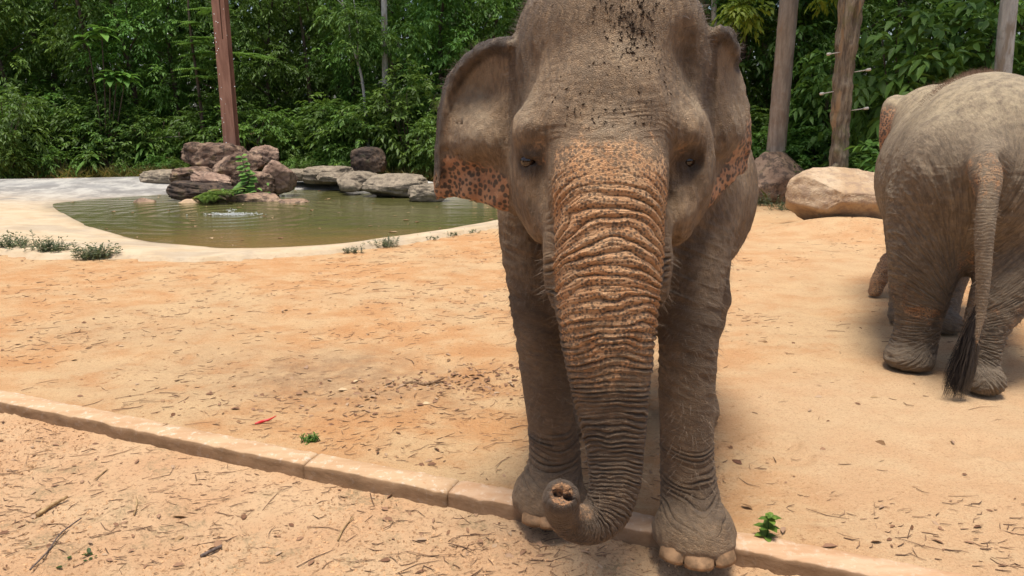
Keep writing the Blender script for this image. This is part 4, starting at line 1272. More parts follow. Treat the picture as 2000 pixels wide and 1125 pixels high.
rock(333, 458, 355, 392, 16.8, 'nearly black wet rock at the foot of the pile behind the fern', M_r_dark, 18, depth=0.6, tilt=0.08, cuts=7, group=GP)
rock(410, 540, 352, 402, 18.1, 'dark stone in the gaps at the back of the rock pile', M_r_dark, 19, depth=0.5, group=GP)
rock(344, 392, 390, 412, 16.2, 'tan rock at the waterline below the fern', M_r_sand, 23, depth=0.8, group='rocks in the water')
rock(446, 560, 378, 408, 16.6, 'brown rock ledge at the waterline right of the fern', M_r_mott, 24, depth=0.6, rough=0.08, group='rocks in the water')
rock(548, 612, 387, 408, 16.3, 'flat tan stone in the water at the right of the ledge', M_r_mott, 25, depth=0.7, group='rocks in the water')
rock(258, 307, 386, 410, 16.4, 'lone brown rock breaking the water left of the pile', M_r_mott, 26, depth=0.7, tilt=0.15, group='rocks in the water')
GF_ = 'flat grey rocks along the far bank'
for (a, b, c, d, Y, sd, lb) in ((278, 362, 326, 352, 20.6, 31, 'flat grey rock on the far bank left of the rock pile'),
                                (556, 610, 324, 346, 20.8, 39, 'dark grey rock on the far bank just right of the pile'),
                                (594, 690, 318, 352, 20.6, 32, 'broad flat grey rock on the far bank below the shrubs'),
                                (662, 742, 329, 364, 19.6, 33, 'grooved grey rock in the middle of the far bank row'),
                                (664, 706, 345, 366, 18.9, 34, 'small grey rock jutting from the far bank into the white slope'),
                                (713, 832, 334, 376, 18.7, 35, 'largest sloping grey rock of the far bank row'),
                                (798, 878, 350, 386, 17.6, 36, 'grey rock nearest the elephant ear on the far bank'),
                                (620, 670, 330, 348, 20.0, 37, 'low grey rock tucked behind the grooved one on the far bank')):
    rock(a, b, c, d, Y * 0.945, lb, M_r_grey, sd, depth=0.9, cuts=7, sharp=0.8, rough=0.07, group=GF_, layered=0.5, dz=-0.09)
rock(688, 752, 290, 338, 20.2, 'black rounded boulder under the bushes beyond the pond', M_r_dark, 38, depth=0.9, cuts=5, sharp=0.85, name='boulder', cat='boulder')
rock(1462, 1580, 300, 396, 15.2, 'purplish mottled boulder behind the elephant, in front of the smooth trunk', M_r_mott, 41, depth=0.8, cuts=8, sharp=0.74, rough=0.09, planes=[((0.55, -0.4, 0.72), 0.55), ((-0.5, -0.5, 0.6), 0.66)], name='boulder', cat='boulder')
rock(1546, 1770, 330, 455, 11.6, 'pale flat-topped sandstone boulder on a sand heap between the elephants', M_r_sand, 47, depth=0.75, cuts=7, sharp=0.80, rough=0.06, name='boulder', cat='boulder', tilt=0.05,
     planes=[((0.03, -0.42, 0.9), 0.50), ((0, -0.75, -0.62), 0.46), ((-0.85, -0.5, 0.05), 0.60), ((-0.6, -0.3, -0.6), 0.6), ((0.05, -1, 0.05), 0.62)])

# ------------------------------------------------------------------ brown steel post
def box(x0, x1, y0, y1, z0, z1):
    V = np.array([[x, y, z] for x in (x0, x1) for y in (y0, y1) for z in (z0, z1)], float)
    F = np.array([[0, 1, 3, 2], [4, 6, 7, 5], [0, 4, 5, 1], [2, 3, 7, 6], [0, 2, 6, 4], [1, 5, 7, 3]])
    return V, [F]
t = NT('rust_brown_paint'); P = t.coord('Object')
n1 = t.noise(t.scaled(P, (3, 3, 0.35)), 5, 6, 0.65); n2 = t.noise(P, 40, 4)
cc = t.mix(t.ramp(n1, 0.35, 0.65), (0.225, 0.105, 0.068), (0.33, 0.17, 0.115))
cc = t.mix(t.math('MULTIPLY', t.ramp(n2, 0.62, 0.72), 0.5), cc, (0.36, 0.25, 0.19))
M_post = t.done(cc, 0.6, t.bump(n2, 0.25, 0.01), 0.35)
pb = W(453, 285, 19.3) * [1, 1, 0]
post = empty('steel_post', pb + np.array([0, 0, 0.0])); tag(post, 'tall rust-brown steel post rising behind the rock pile', 'post')
hw = 0.155
sl = 3.55
link('front_flange', np_mesh('front_flange', *merge([box(-hw, hw, -0.15, -0.128, -0.3, sl), box(-hw, 0.03, -0.15, -0.128, sl, 6.5), box(0.062, hw, -0.15, -0.128, sl, 6.5)]), smooth=False), M_post, post)
link('back_flange', np_mesh('back_flange', *box(-hw, hw, 0.128, 0.15, -0.3, 6.5), smooth=False), M_post, post)
link('web', np_mesh('web', *box(-0.012, 0.012, -0.127, 0.127, -0.3, 6.5), smooth=False), M_post, post)

# ------------------------------------------------------------------ foliage tools
def unit(v): return v / (np.linalg.norm(v, axis=-1, keepdims=True) + 1e-9)
def leaf_geo(pos, d, up, L, wr, fancy=False, droop=0.15):
    """pos,d,up (n,3); L,wr (n,): folded, pointed leaf blades"""
    n = len(pos); d = unit(d); s = unit(np.cross(d, up)); nn = np.cross(s, d)
    L = np.broadcast_to(np.asarray(L, float), (n,))[:, None]; w = L * np.broadcast_to(np.asarray(wr, float), (n,))[:, None] * 0.5
    dn = np.array([0, 0, -1.0])
    if not fancy:
        m = pos + d * L * 0.45 + nn * w * 0.25
        V = np.stack([pos, m + s * w, pos + d * L + dn * L * droop, m - s * w], 1).reshape(-1, 3)
        b = np.arange(n)[:, None] * 4
        return V, [np.vstack([b + [[0, 1, 2]], b + [[0, 2, 3]]])], 4
    m1 = pos + d * L * 0.33 - nn * w * 0.12; m2 = pos + d * L * 0.68 + dn * L * droop * 0.35 - nn * w * 0.12; m3 = pos + d * L + dn * L * droop
    V = np.stack([pos, m1, m1 + s * w + nn * w * 0.35, m1 - s * w + nn * w * 0.35, m2, m2 + s * w * 0.8 + nn * w * 0.25, m2 - s * w * 0.8 + nn * w * 0.25, m3], 1).reshape(-1, 3)
    b = np.arange(n)[:, None] * 8
    return V, [np.vstack([b + [[1, 2, 5, 4]], b + [[3, 1, 4, 6]]]), np.vstack([b + [[0, 2, 1]], b + [[0, 1, 3]], b + [[4, 5, 7]], b + [[4, 7, 6]]])], 8

def leaf_object_mesh(name, groups, mat):
    """groups: list of (pos,d,up,L,wr,fancy,droop,tone)"""
    parts = []; tones = []
    for (pos, d, up, L, wr, fancy, droop, tone) in groups:
        V, F, k = leaf_geo(pos, d, up, L, wr, fancy, droop)
        parts.append((V, F)); tones.append(np.repeat(tone, k))
    V, F = merge(parts)
    me = np_mesh(name, V, F, True); attr_f(me, 'tone', np.concatenate(tones)); me.materials.append(mat)
    return me

def sprays(g, org, dirs, length, nl, L, wr, ang=0.95, sag=0.25, tone=None, upj=0.35):
    """leafy twigs: leaves set alternately along each twig"""
    k = len(org); dirs = unit(dirs); out = []
    t = (np.arange(nl) + 0.6) / nl
    side = np.where(np.arange(nl) % 2, 1.0, -1.0)
    pos = org[:, None, :] + dirs[:, None, :] * (length[:, None] * t)[..., None]
    pos[..., 2] -= (length[:, None] * t ** 2 * sag)
    up = np.array([0, 0, 1.0]) + g.normal(0, upj, (k, nl, 3))
    lat = unit(np.cross(dirs, [0, 0, 1.0]) + 1e-6)
    a = ang * (1 - 0.45 * t)
    dl = dirs[:, None, :] * np.cos(a)[None, :, None] + lat[:, None, :] * (np.sin(a) * side)[None, :, None]
    dl[..., 2] -= 0.25 + sag * t[None, :]
    dl += g.normal(0, 0.22, dl.shape)
    Ls = L * g.uniform(0.65, 1.2, (k, nl))
    tn = (g.uniform(0, 1, k) if tone is None else tone)[:, None] * 0.6 + g.uniform(0, 0.4, (k, nl))
    return (pos.reshape(-1, 3), dl.reshape(-1, 3), up.reshape(-1, 3), Ls.ravel(), np.full(k * nl, wr), tn.ravel())

def crown_groups(seed, c, r, clumps, per, nl, L, wr, fancy=False, shell=0.55, sag=0.3, size=0.5):
    g = np.random.default_rng(seed)
    u = unit(g.normal(0, 1, (clumps, 3))); rad = shell + (1 - shell) * g.random(clumps) ** 0.6
    cc = np.asarray(c) + u * rad[:, None] * np.asarray(r)
    ct = g.random(clumps)
    k = clumps * per
    ci = np.repeat(np.arange(clumps), per)
    d = unit(g.normal(0, 1, (k, 3)) * np.array([1, 1, 0.55]) + unit(u[ci] * np.asarray(r)) * 0.7)
    org = cc[ci] + g.normal(0, size * 0.22, (k, 3))
    ln = size * g.uniform(0.55, 1.2, k)
    tn = np.clip(ct[ci] * 0.6 + g.random(k) * 0.4, 0, 1)
    p, dl, up, Ls, w, t = sprays(g, org, d, ln, nl, L, wr, sag=sag, tone=tn)
    return (p, dl, up, Ls, w, fancy, 0.2, t)

def mat_leaf(name, dark, mid, light, yellow=None, trans=0.38, rough=0.5):
    t = NT(name); tone = t.attr('tone')
    oi = t.node('ObjectInfo'); rnd = oi.outputs['Random']
    c = t.mix(t.ramp(tone, 0.1, 0.6), dark, mid)
    c = t.mix(t.ramp(tone, 0.6, 0.98), c, light)
    if yellow: c = t.mix(t.ramp(tone, 0.955, 0.99), c, yellow)
    hsv = t.node('HueSaturation'); t.put(hsv.inputs['Color'], c)
    t.put(hsv.inputs['Hue'], t.ramp(rnd, 0, 1, 0.485, 0.512)); t.put(hsv.inputs['Value'], t.ramp(rnd, 0, 1, 0.8, 1.2))
    c = hsv.outputs[0]
    tr = t.node('BsdfTranslucent'); t.put(tr.inputs['Color'], t.mix(0.5, c, (0.10, 0.16, 0.02)))
    mx = t.node('MixShader'); mx.inputs[0].default_value = trans
    t.l.new(t.bsdf.outputs[0], mx.inputs[1]); t.l.new(tr.outputs[0], mx.inputs[2]); t.l.new(mx.outputs[0], t.out.inputs['Surface'])
    return t.done(c, rough, None, 0.28)
M_lf_dark = mat_leaf('dark_leaves', (0.036, 0.084, 0.016), (0.082, 0.178, 0.030), (0.165, 0.30, 0.055), (0.22, 0.22, 0.05))
M_lf_mid = mat_leaf('green_leaves', (0.048, 0.112, 0.020), (0.108, 0.222, 0.036), (0.205, 0.36, 0.062), (0.26, 0.24, 0.06))
M_lf_lite = mat_leaf('fresh_leaves', (0.060, 0.130, 0.025), (0.12, 0.225, 0.042), (0.21, 0.34, 0.065), (0.30, 0.30, 0.08), 0.4)
M_lf_yel = mat_leaf('yellow_green_leaves', (0.12, 0.20, 0.02), (0.22, 0.33, 0.03), (0.34, 0.44, 0.06), None, 0.45)
M_lf_grey = mat_leaf('grey_green_leaves', (0.075, 0.095, 0.050), (0.12, 0.145, 0.075), (0.19, 0.21, 0.11), (0.30, 0.24, 0.12), 0.25)
M_grass = mat_leaf('grass_blades', (0.075, 0.085, 0.022), (0.15, 0.15, 0.045), (0.26, 0.22, 0.085), (0.30, 0.22, 0.11), 0.3)
def mat_bark(name, a, b, c3, sc=1.0, patch=None, amt=0.6):
    t = NT(name); P = t.coord('Object')
    n1 = t.noise(t.scaled(P, (6, 6, 0.9)), 2.2 * sc, 6, 0.7); n2 = t.noise(P, 3.0 * sc, 5, 0.65); n3 = t.noise(t.scaled(P, (4, 4, 1)), 14 * sc, 4, 0.7)
    c = t.mix(t.ramp(n1, 0.35, 0.65), a, b)
    c = t.mix(t.math('MULTIPLY', t.ramp(n2, 0.50, 0.64), amt), c, c3)
    if patch: c = t.mix(t.math('MULTIPLY', t.ramp(t.noise(t.scaled(P, (2.2, 2.2, 0.5)), 1.3 * sc, 4, 0.6), 0.56, 0.62), 0.85), c, patch)
    return t.done(c, 0.85, t.bump(t.math('ADD', n1, t.math('MULTIPLY', n3, 0.6)), 0.9, 0.03), 0.2)
M_bk_dark = mat_bark('dark_bark', (0.055, 0.040, 0.030), (0.12, 0.090, 0.065), (0.09, 0.10, 0.05))
M_bk_smooth = mat_bark('smooth_brown_bark', (0.26, 0.205, 0.16), (0.41, 0.335, 0.265), (0.27, 0.18, 0.12), 1.0, (0.33, 0.22, 0.145), 0.5)
M_bk_gnarl = mat_bark('gnarled_bark', (0.135, 0.10, 0.072), (0.33, 0.265, 0.185), (0.20, 0.175, 0.075), 1.5, (0.38, 0.25, 0.14))
M_bk_pale = mat_bark('pale_grey_bark', (0.34, 0.33, 0.30), (0.50, 0.49, 0.45), (0.22, 0.21, 0.19), 1.0, (0.24, 0.20, 0.15), 0.5)

def trunk_mesh(name, path, rad, seg=14, rough=0.06, n=40, seed=0, freq=(9, 9, 1.6)):
    q = catmull(np.hstack([np.asarray(path, float), np.asarray(rad, float)[:, None]]), n)
    V, F = tube_np(q[:, :3], q[:, 3], seg)
    ax = np.repeat(q[:, :3], seg, 0); r = V[:n * seg] - ax
    V[:n * seg] += r * (rough * 2 * (ridge(V[:n * seg] * np.array(freq) + seed, seed % 50) - 0.45) + rough * fbm(V[:n * seg] * 3 + seed, 3, seed % 40))[:, None]
    return V, F

# ------------------------------------------------------------------ forest trees (kinds built once, copied)
def make_tree_kind(k, height, seed):
    """returns (trunk mesh, crown mesh)"""
    g = np.random.default_rng(seed)
    mat = [M_lf_dark, M_lf_mid, M_lf_lite, M_lf_dark][k]
    L, wr, nl = [(0.115, 0.42, 9), (0.155, 0.40, 8), (0.135, 0.46, 9), (0.20, 0.34, 7)][k]
    groups = []
    nb = 7
    parts = []
    path = [(0, 0, -0.2), (g.normal(0, 0.08), g.normal(0, 0.08), height * 0.35), (g.normal(0, 0.2), g.normal(0, 0.2), height * 0.7), (g.normal(0, 0.3), g.normal(0, 0.3), height * 0.95)]
    parts.append(trunk_mesh('trunk', path, [0.10, 0.08, 0.055, 0.02], 8, 0.05, 18, seed))
    for i in range(nb):
        z = height * (0.16 + 0.80 * i / (nb - 1)); a = i * 2.4 + g.random()
        rx = 1.25 * (1.0 - 0.30 * abs(i / (nb - 1) - 0.45)) * g.uniform(0.8, 1.15)
        off = np.array([math.cos(a), math.sin(a) * 0.7, 0]) * 0.75 * g.uniform(0.4, 1.1)
        c = np.array([0, 0, z]) + off
        groups.append(crown_groups(seed * 13 + i, c, (rx, rx * 0.8, height * 0.085), 16, 9, nl, L, wr, False, 0.5, 0.35, 0.55))
        parts.append(tube_np(catmull([np.array([off[0] * 0.05, 0, z - 0.5]), np.array([0, 0, z - 0.3]) + off * 0.5, c + off * 0.5], 7), np.linspace(0.035, 0.010, 7), 5))
    V, F = merge(parts)
    tm = np_mesh('trunk', V, F); tm.materials.append(M_bk_dark)
    return tm, leaf_object_mesh('crown', groups, mat)
KINDS = [make_tree_kind(0, 7.5, 301), make_tree_kind(1, 7.0, 302), make_tree_kind(2, 6.5, 303), make_tree_kind(3, 7.8, 304), make_tree_kind(0, 8.2, 305), make_tree_kind(1, 7.8, 306)]
KLAB = ['small-leaved dark tree', 'mid-green broad-leaved tree', 'fresh green leafy tree', 'dark long-leaved tree', 'tall small-leaved dark tree', 'tall mid-green tree']
def put_tree(kind, x, y, rz, sc, label, group, name='forest_tree', sz=None):
    e = empty(name, (x, y, gz(x, y)), (0, 0, rz)); e.scale = (sc, sc, sz or sc)
    tm, cm = KINDS[kind]
    link('trunk', tm, None, e); link('crown', cm, None, e)
    tag(e, label, 'tree', group); return e
ZZ = zz.reshape(nr, nc)
def gz(x, y):
    i = int(np.clip(np.searchsorted(ys, y), 0, nr - 1)); c = x / (abs(ys[i]) * 0.92 + 1.0)
    j = int(np.clip(np.searchsorted(cs, c), 0, nc - 1))
    return float(ZZ[i, j])
def xat(px, Y): return W(px, 330, Y)[0]
g0 = np.random.default_rng(55)
LAND = [(-400, 'beyond the left frame edge'), (-60, 'at the left frame edge'), (50, 'above the left end of the concrete rim'), (120, 'left of the large-leaved sapling'), (185, 'behind the large-leaved sapling'),
        (250, 'right of the large-leaved sapling'), (320, 'left of the feathery tree'), (385, 'close left of the brown post'), (450, 'close right of the brown post'), (515, 'above the right end of the rock pile'),
        (575, 'above the far white bank'), (635, 'left of the forked sapling'), (695, 'behind the forked sapling'), (755, 'behind the slim whitish trunk'), (810, 'right of the slim whitish trunk'),
        (870, 'left of the big elephant ear'), (935, 'above the big elephant ear'), (1000, 'hidden behind the big elephant'), (1390, 'right of the big elephant head'), (1460, 'left of the smooth brown trunk'),
        (1520, 'behind the smooth brown trunk'), (1580, 'between the two brown trunks'), (1640, 'behind the gnarled trunk'), (1700, 'right of the gnarled trunk'), (1760, 'left of the dusty elephant ear'), (1820, 'above the dusty elephant shoulder'),
        (1880, 'above the dusty elephant back'), (1950, 'behind the pale grey trunk'), (2010, 'beyond the right frame edge')]
def where(px): return [p for a_, p in LAND if px >= a_][-1]
px = -190
while px < 1080:
    Y = 24.4 + g0.uniform(-0.5, 0.9); k = int(g0.choice([0, 0, 1, 3, 2, 5, 1, 2], 1)[0])
    put_tree(k, xat(px, Y), Y, g0.uniform(0, 6.28), g0.uniform(0.85, 1.1), KLAB[k] + ' in the front row, ' + where(px), 'front trees of the wood behind the pond')
    px += g0.uniform(68, 98)
px = -240
while px < 1150:
    Y = 27.6 + g0.uniform(-0.6, 0.9); k = int(g0.choice([0, 3, 4, 5], 1)[0])
    put_tree(k, xat(px, Y), Y, g0.uniform(0, 6.28), g0.uniform(1.05, 1.3), KLAB[k] + ' deep in the wood, ' + where(px), 'deeper trees of the wood behind the pond')
    px += g0.uniform(90, 130)
px = 1130
while px < 2330:
    Y = np.interp(px, [1100, 1400, 2300], [22, 18.6, 16.8]) + g0.uniform(-0.4, 0.8); k = int(g0.choice([0, 0, 3, 1, 4], 1)[0])
    put_tree(k, xat(px, Y), Y, g0.uniform(0, 6.28), g0.uniform(0.8, 1.05), KLAB[k] + ' at the wood edge, ' + where(px), 'front trees of the wood behind the elephants')
    px += g0.uniform(80, 120)
px = 1100
while px < 2450:
    Y = np.interp(px, [1100, 1400, 2400], [26, 22, 20.5]) + g0.uniform(-0.6, 0.9); k = int(g0.choice([0, 3, 4, 5], 1)[0])
    put_tree(k, xat(px, Y), Y, g0.uniform(0, 6.28), g0.uniform(1.0, 1.25), KLAB[k] + ' far inside the wood, ' + where(px), 'deeper trees of the wood behind the elephants')
    px += g0.uniform(110, 160)
# the far wood: one mass of leaves
g = np.random.default_rng(77)
n = 42000
fx = g.uniform(-34, 34, n); fy = np.interp(fx, [-34, -2, 6, 34], [31, 31, 27, 25]) + g.uniform(0, 3.5, n)
fzv = g.uniform(0, 1, n) ** 0.8 * (11.0 + 1.0 * np.sin(fx * 0.9))
pos = np.stack([fx, fy, fzv], -1)
dd = g.normal(0, 1, (n, 3)); dd[:, 2] -= 0.5
far = leaf_object_mesh('far_wood', [(pos, dd, g.normal(0, 0.5, (n, 3)) + np.array([0, -0.4, 1]), g.uniform(0.35, 0.75, n), np.full(n, 0.6), False, 0.2, np.clip(g.random(n) * 0.7 + 0.2 * vnoise(pos * 0.8, 3), 0, 1))], M_lf_dark)
tag(link('far_wood', far), 'dark mass of jungle leaves far behind everything', kind='stuff')

# ------------------------------------------------------------------ shrubs at the wood's edge
def make_shrub(seed, w, h, L, wr, mat, clumps, per, nl, fancy=False, size=0.35, sag=0.3):
    g = np.random.default_rng(seed)
    gr = crown_groups(seed, (0, 0, h * 0.52), (w, w * 0.8, h * 0.48), clumps, per, nl, L, wr, fancy, 0.45, sag, size)
    parts = []
    for i in range(6):
        a = g.uniform(0, 6.28); q = catmull([(0.05 * math.cos(a), 0.05 * math.sin(a), -0.1), (0.2 * w * math.cos(a), 0.2 * w * math.sin(a), h * 0.4), (0.6 * w * math.cos(a), 0.5 * w * math.sin(a), h * 0.8)], 7)
        parts.append(tube_np(q, np.linspace(0.022, 0.006, 7), 5))
    V, F = merge(parts); sm = np_mesh('stem', V, F); sm.materials.append(M_bk_dark)
    return sm, leaf_object_mesh('foliage', [gr], mat)
SH = [make_shrub(401, 0.9, 1.6, 0.105, 0.42, M_lf_mid, 60, 8, 8), make_shrub(402, 1.0, 2.2, 0.13, 0.40, M_lf_dark, 60, 8, 8),
      make_shrub(403, 0.95, 1.9, 0.12, 0.44, M_lf_lite, 60, 8, 8), make_shrub(404, 0.7, 0.8, 0.12, 0.34, M_lf_mid, 34, 8, 7),
      make_shrub(405, 0.85, 2.6, 0.23, 0.44, M_lf_lite, 30, 5, 6, True, 0.5, 0.4), make_shrub(406, 0.8, 1.2, 0.20, 0.40, M_lf_lite, 26, 6, 6, True, 0.4, 0.35)]
def put_shrub(kind, px, py, Y, h, label, group=None, wsc=1.0, rz=None, name='shrub'):
    hs = [1.6, 2.2, 1.9, 0.8, 2.6, 1.2][kind]
    x = W(px, py, Y)[0]
    e = empty(name, (x, Y, gz(x, Y)), (0, 0, g0.uniform(0, 6.28) if rz is None else rz)); s_ = h / hs; e.scale = (s_ * wsc, s_ * wsc, s_)
    sm, fm = SH[kind]
    link('stem', sm, None, e); link('foliage', fm, None, e)
    tag(e, label, 'shrub', group); return e
put_shrub(2, 800, 330, 21.6, 2.9, 'bright pale-green bush at the right of the pond beside the elephant ear', wsc=1.0)
put_shrub(0, 715, 330, 22.3, 2.3, 'mid-green bush behind the black boulder', wsc=1.1)
put_shrub(2, 860, 335, 20.6, 1.8, 'light-green bush touching the elephant ear edge', wsc=1.0)
put_shrub(0, 15, 330, 21.2, 2.6, 'leafy bush at the left frame edge with a yellowish tip', wsc=0.8)
put_shrub(2, 20, 335, 20.6, 1.2, 'low fresh-green plant at the left edge by the concrete', wsc=0.9)
put_shrub(5, 1720, 340, 13.6, 1.05, 'light-leaved low shrub between the gnarled trunk and the dusty elephant')
put_shrub(5, 1672, 345, 14.6, 0.9, 'small broad-leaved shrub just right of the gnarled trunk')
put_shrub(1, 1590, 330, 16.2, 1.5, 'dark shrub between the smooth and the gnarled trunk', wsc=1.2)
put_shrub(0, 1490, 330, 16.9, 1.5, 'dark green shrub left of the smooth trunk behind the mottled boulder', wsc=1.1)
put_shrub(4, 1745, 300, 14.9, 4.1, 'broad-leaved sapling right of the gnarled trunk', wsc=0.75)
put_shrub(4, 1850, 300, 15.2, 4.3, 'broad-leaved sapling above the dusty elephant back', wsc=0.75)
put_shrub(4, 1945, 300, 14.4, 3.7, 'broad-leaved sapling beside the pale grey trunk', wsc=0.7)
put_shrub(4, 1600, 300, 16.9, 3.4, 'thin broad-leaved sapling between the two brown trunks', wsc=0.6)
for i in range(17):
    p = -60 + i * 62 + g0.uniform(-18, 18); k = int(g0.choice([0, 1, 1, 2, 0]))
    put_shrub(k, p, 330, 23.2 + g0.uniform(-0.4, 0.6), g0.uniform(1.3, 2.8), ['rounded mid-green shrub', 'dark green shrub', 'fresh green shrub'][k] + ' in the understorey, ' + where(p), 'understorey shrubs behind the pond', 1.15)
for i in range(12):
    p = 1380 + i * 62 + g0.uniform(-18, 18); k = int(g0.choice([0, 1, 1]))
    put_shrub(k, p, 330, np.interp(p, [1380, 2060], [18.0, 16.2]) + g0.uniform(-0.3, 0.5), g0.uniform(1.2, 2.4), ['rounded mid-green shrub', 'dark green shrub'][k] + ' in the undergrowth, ' + where(p), 'understorey shrubs behind the elephants', 1.1)
for i in range(13):
    p = [70, 120, 215, 262, 318, 345, 575, 610, 640, 668, 700, 745, 1560][i]
    put_shrub(3, p, 335, (21.9 if p < 1000 else 15.6) + g0.uniform(-0.25, 0.3), g0.uniform(0.45, 0.85), 'low leafy plant at the wood edge, ' + where(p) if p < 1000 else 'low leafy plant at the foot of the gnarled trunk', 'low plants at the wood edge' if p < 1000 else None, name='low_plant')

# ------------------------------------------------------------------ single trunks with their crowns
def big_tree(name, pts, rad, mat, label, crown_c, crown_r, lmat, seed, seg=20, rough=0.06, extra=None, freq=(9, 9, 1.6), n=60):
    base = np.array([pts[0][0], pts[0][1], gz(pts[0][0], pts[0][1])])
    e = empty(name, base)
    V, F = trunk_mesh('trunk', pts, rad, seg, rough, n, seed, freq)
    link('trunk', np_mesh('trunk', V - base, F), mat, e)
    gr = [crown_groups(seed, crown_c, crown_r, 60, 9, 8, 0.14, 0.42)]
    if extra: gr += extra
    gr = [(q[0] - base, *q[1:]) for q in gr]
    link('crown', leaf_object_mesh('crown', gr, lmat), None, e)
    tag(e, label, 'tree'); return e
def up_line(px0, py0, px1, py1, Y, ztop, lean_more=1.0):
    a = W(px0, py0, Y); b = W(px1, py1, Y)
    d = (b - a) / (b[2] - a[2])
    return [a + d * (-0.25 - a[2]), a + d * (0.8 - a[2]), a + d * (2.4 - a[2]), a + d * (4.2 - a[2]), a + d * (ztop - a[2])]
pts = up_line(1515, 305, 1541, 0, 15.9, 7.5)
hang = crown_groups(907, W(1450, 8, 15.3), (0.45, 0.3, 0.22), 9, 6, 8, 0.15, 0.45, False, 0.3, 0.5, 0.35)
big_tree('smooth_trunk_tree', pts, [0.23, 0.195, 0.188, 0.182, 0.15], M_bk_smooth, 'straight smooth pale-brown trunk rising behind the mottled boulder', pts[-1] + np.array([0, 0, 0.9]), (2.2, 2.0, 1.1), M_lf_mid, 71, seg=28, rough=0.035, n=90, freq=(14, 14, 2.5))
br = empty('hanging_branch', W(1450, -40, 15.3)); tag(br, 'bright yellow-green leafy branch hanging into the top beside the elephant head', 'branch')
b0 = np.array(br.location)
hv = [(q_[0] - b0, *q_[1:]) for q_ in (hang, crown_groups(908, W(1605, -12, 15.0), (0.25, 0.2, 0.12), 3, 5, 7, 0.14, 0.45, False, 0.3, 0.5, 0.25))]
link('foliage', leaf_object_mesh('foliage', hv, M_lf_yel), None, br)
tv, tf = merge([tube_np(catmull([W(1540, -60, 15.85) - b0, W(1500, -50, 15.5) - b0, W(1450, -5, 15.3) - b0], 8), np.linspace(0.03, 0.008, 8), 6), tube_np(catmull([W(1545, -60, 15.8) - b0, W(1575, -45, 15.4) - b0, W(1605, -15, 15.0) - b0], 8), np.linspace(0.03, 0.008, 8), 6)])
link('branch_wood', np_mesh('branch_wood', tv, tf), M_bk_dark, br)
a = W(1637, 348, 14.2); b = W(1645, 180, 14.2); c_ = W(1663, 0, 14.2)
pts = [a + np.array([-0.02, 0, -0.45]), a, W(1640, 260, 14.2), b, c_, c_ + (c_ - b) * 1.9]
gt = big_tree('gnarled_tree', pts, [0.23, 0.165, 0.155, 0.160, 0.185, 0.13], M_bk_gnarl, 'gnarled weathered trunk with a pale orange scar and white wire pegs', pts[-1] + np.array([0, 0, 0.6]), (1.9, 1.8, 1.0), M_lf_mid, 72, 40, 0.17, None, (15, 15, 1.5), 140)
# wire pegs on the gnarled trunk
gb = np.array(gt.location)
t = NT('peg_white'); M_peg = t.done((0.55, 0.50, 0.44), 0.5)
for (px, py, sx) in ((1636, 103, -1), (1622, 180, -1), (1672, 140, 1), (1668, 215, 1)):
    p0 = W(px, py, 14.1); d = np.array([0.19 * sx, -0.08, 0.03 * sx])
    V, F = merge([tube_np([p0 - d * 0.35, p0 + d], [0.009, 0.009], 6), tube_np([p0 + d * 0.75, p0 + d * 0.9, p0 + d * 1.15, p0 + d * 1.2], [0.016, 0.026, 0.026, 0.012], 8)])
    link('wire_peg', np_mesh('wire_peg', V - gb, F), M_peg, gt)
V, F = tube_np(catmull([W(1610, 348, 13.95), W(1622, 335, 14.0), W(1634, 322, 14.1)], 10), np.linspace(0.035, 0.06, 10), 8)
link('root', np_mesh('root', V - gb, F), M_bk_gnarl, gt)
pts = up_line(1948, 260, 1971, 0, 13.6, 6.5)
big_tree('pale_trunk_tree', pts, [0.17, 0.15, 0.14, 0.135, 0.11], M_bk_pale, 'pale grey trunk at the right edge above the dusty elephant', pts[-1] + np.array([0, 0, 0.6]), (1.8, 1.6, 0.9), M_lf_mid, 73, 16, 0.02)
pts = up_line(753, 230, 750, 0, 22.2, 8.0)
big_tree('slim_pale_tree', pts, [0.11, 0.10, 0.09, 0.085, 0.05], M_bk_pale, 'slim whitish trunk standing behind the pond between the post and the elephant', pts[-1] + np.array([0, 0, 0.4]), (1.8, 1.5, 0.9), M_lf_mid, 74, 12, 0.02,
         [crown_groups(911, W(760, 60, 22.0), (1.3, 0.5, 0.45), 16, 7, 8, 0.15, 0.36, False, 0.3, 0.4, 0.45)])
pts = up_line(1396, 100, 1394, 0, 19, 6.5)
big_tree('slim_tree', pts, [0.08, 0.075, 0.07, 0.065, 0.04], M_bk_pale, 'thin trunk glimpsed right behind the elephant head', pts[-1] + np.array([0, 0, 0.4]), (1.4, 1.3, 0.7), M_lf_mid, 75, 10, 0.02)
# forked pale sapling
e = empty('forked_sapling', W(722, 300, 21.9) * [1, 1, 0]); eb = np.array(e.location)
parts = []
for pl_, r0, r1 in (([(722, 310), (715, 230), (708, 160), (698, 118)], 0.05, 0.035), ([(698, 118), (688, 90), (679, 40), (665, -10)], 0.033, 0.02), ([(698, 118), (700, 70), (697, 40), (690, -5)], 0.026, 0.012), ([(679, 40), (672, 15), (655, -5)], 0.015, 0.008)):
    parts.append(tube_np(catmull([W(a_, b_, 21.9) - eb for a_, b_ in pl_], 12), np.linspace(r0, r1, 12), 7))
V, F = merge(parts); link('trunk', np_mesh('trunk', V, F), M_bk_pale, e)
gr = [crown_groups(920 + i, W(a_, b_, 21.8) - eb, (0.55, 0.4, 0.3), 9, 7, 8, 0.13, 0.36, False, 0.3, 0.4, 0.4) for i, (a_, b_) in enumerate(((685, 20), (660, 25), (705, 55), (725, 75), (690, 100)))]
link('crown', leaf_object_mesh('crown', gr, M_lf_lite), None, e)
tag(e, 'pale forked sapling with light foliage left of the slim whitish trunk', 'tree')

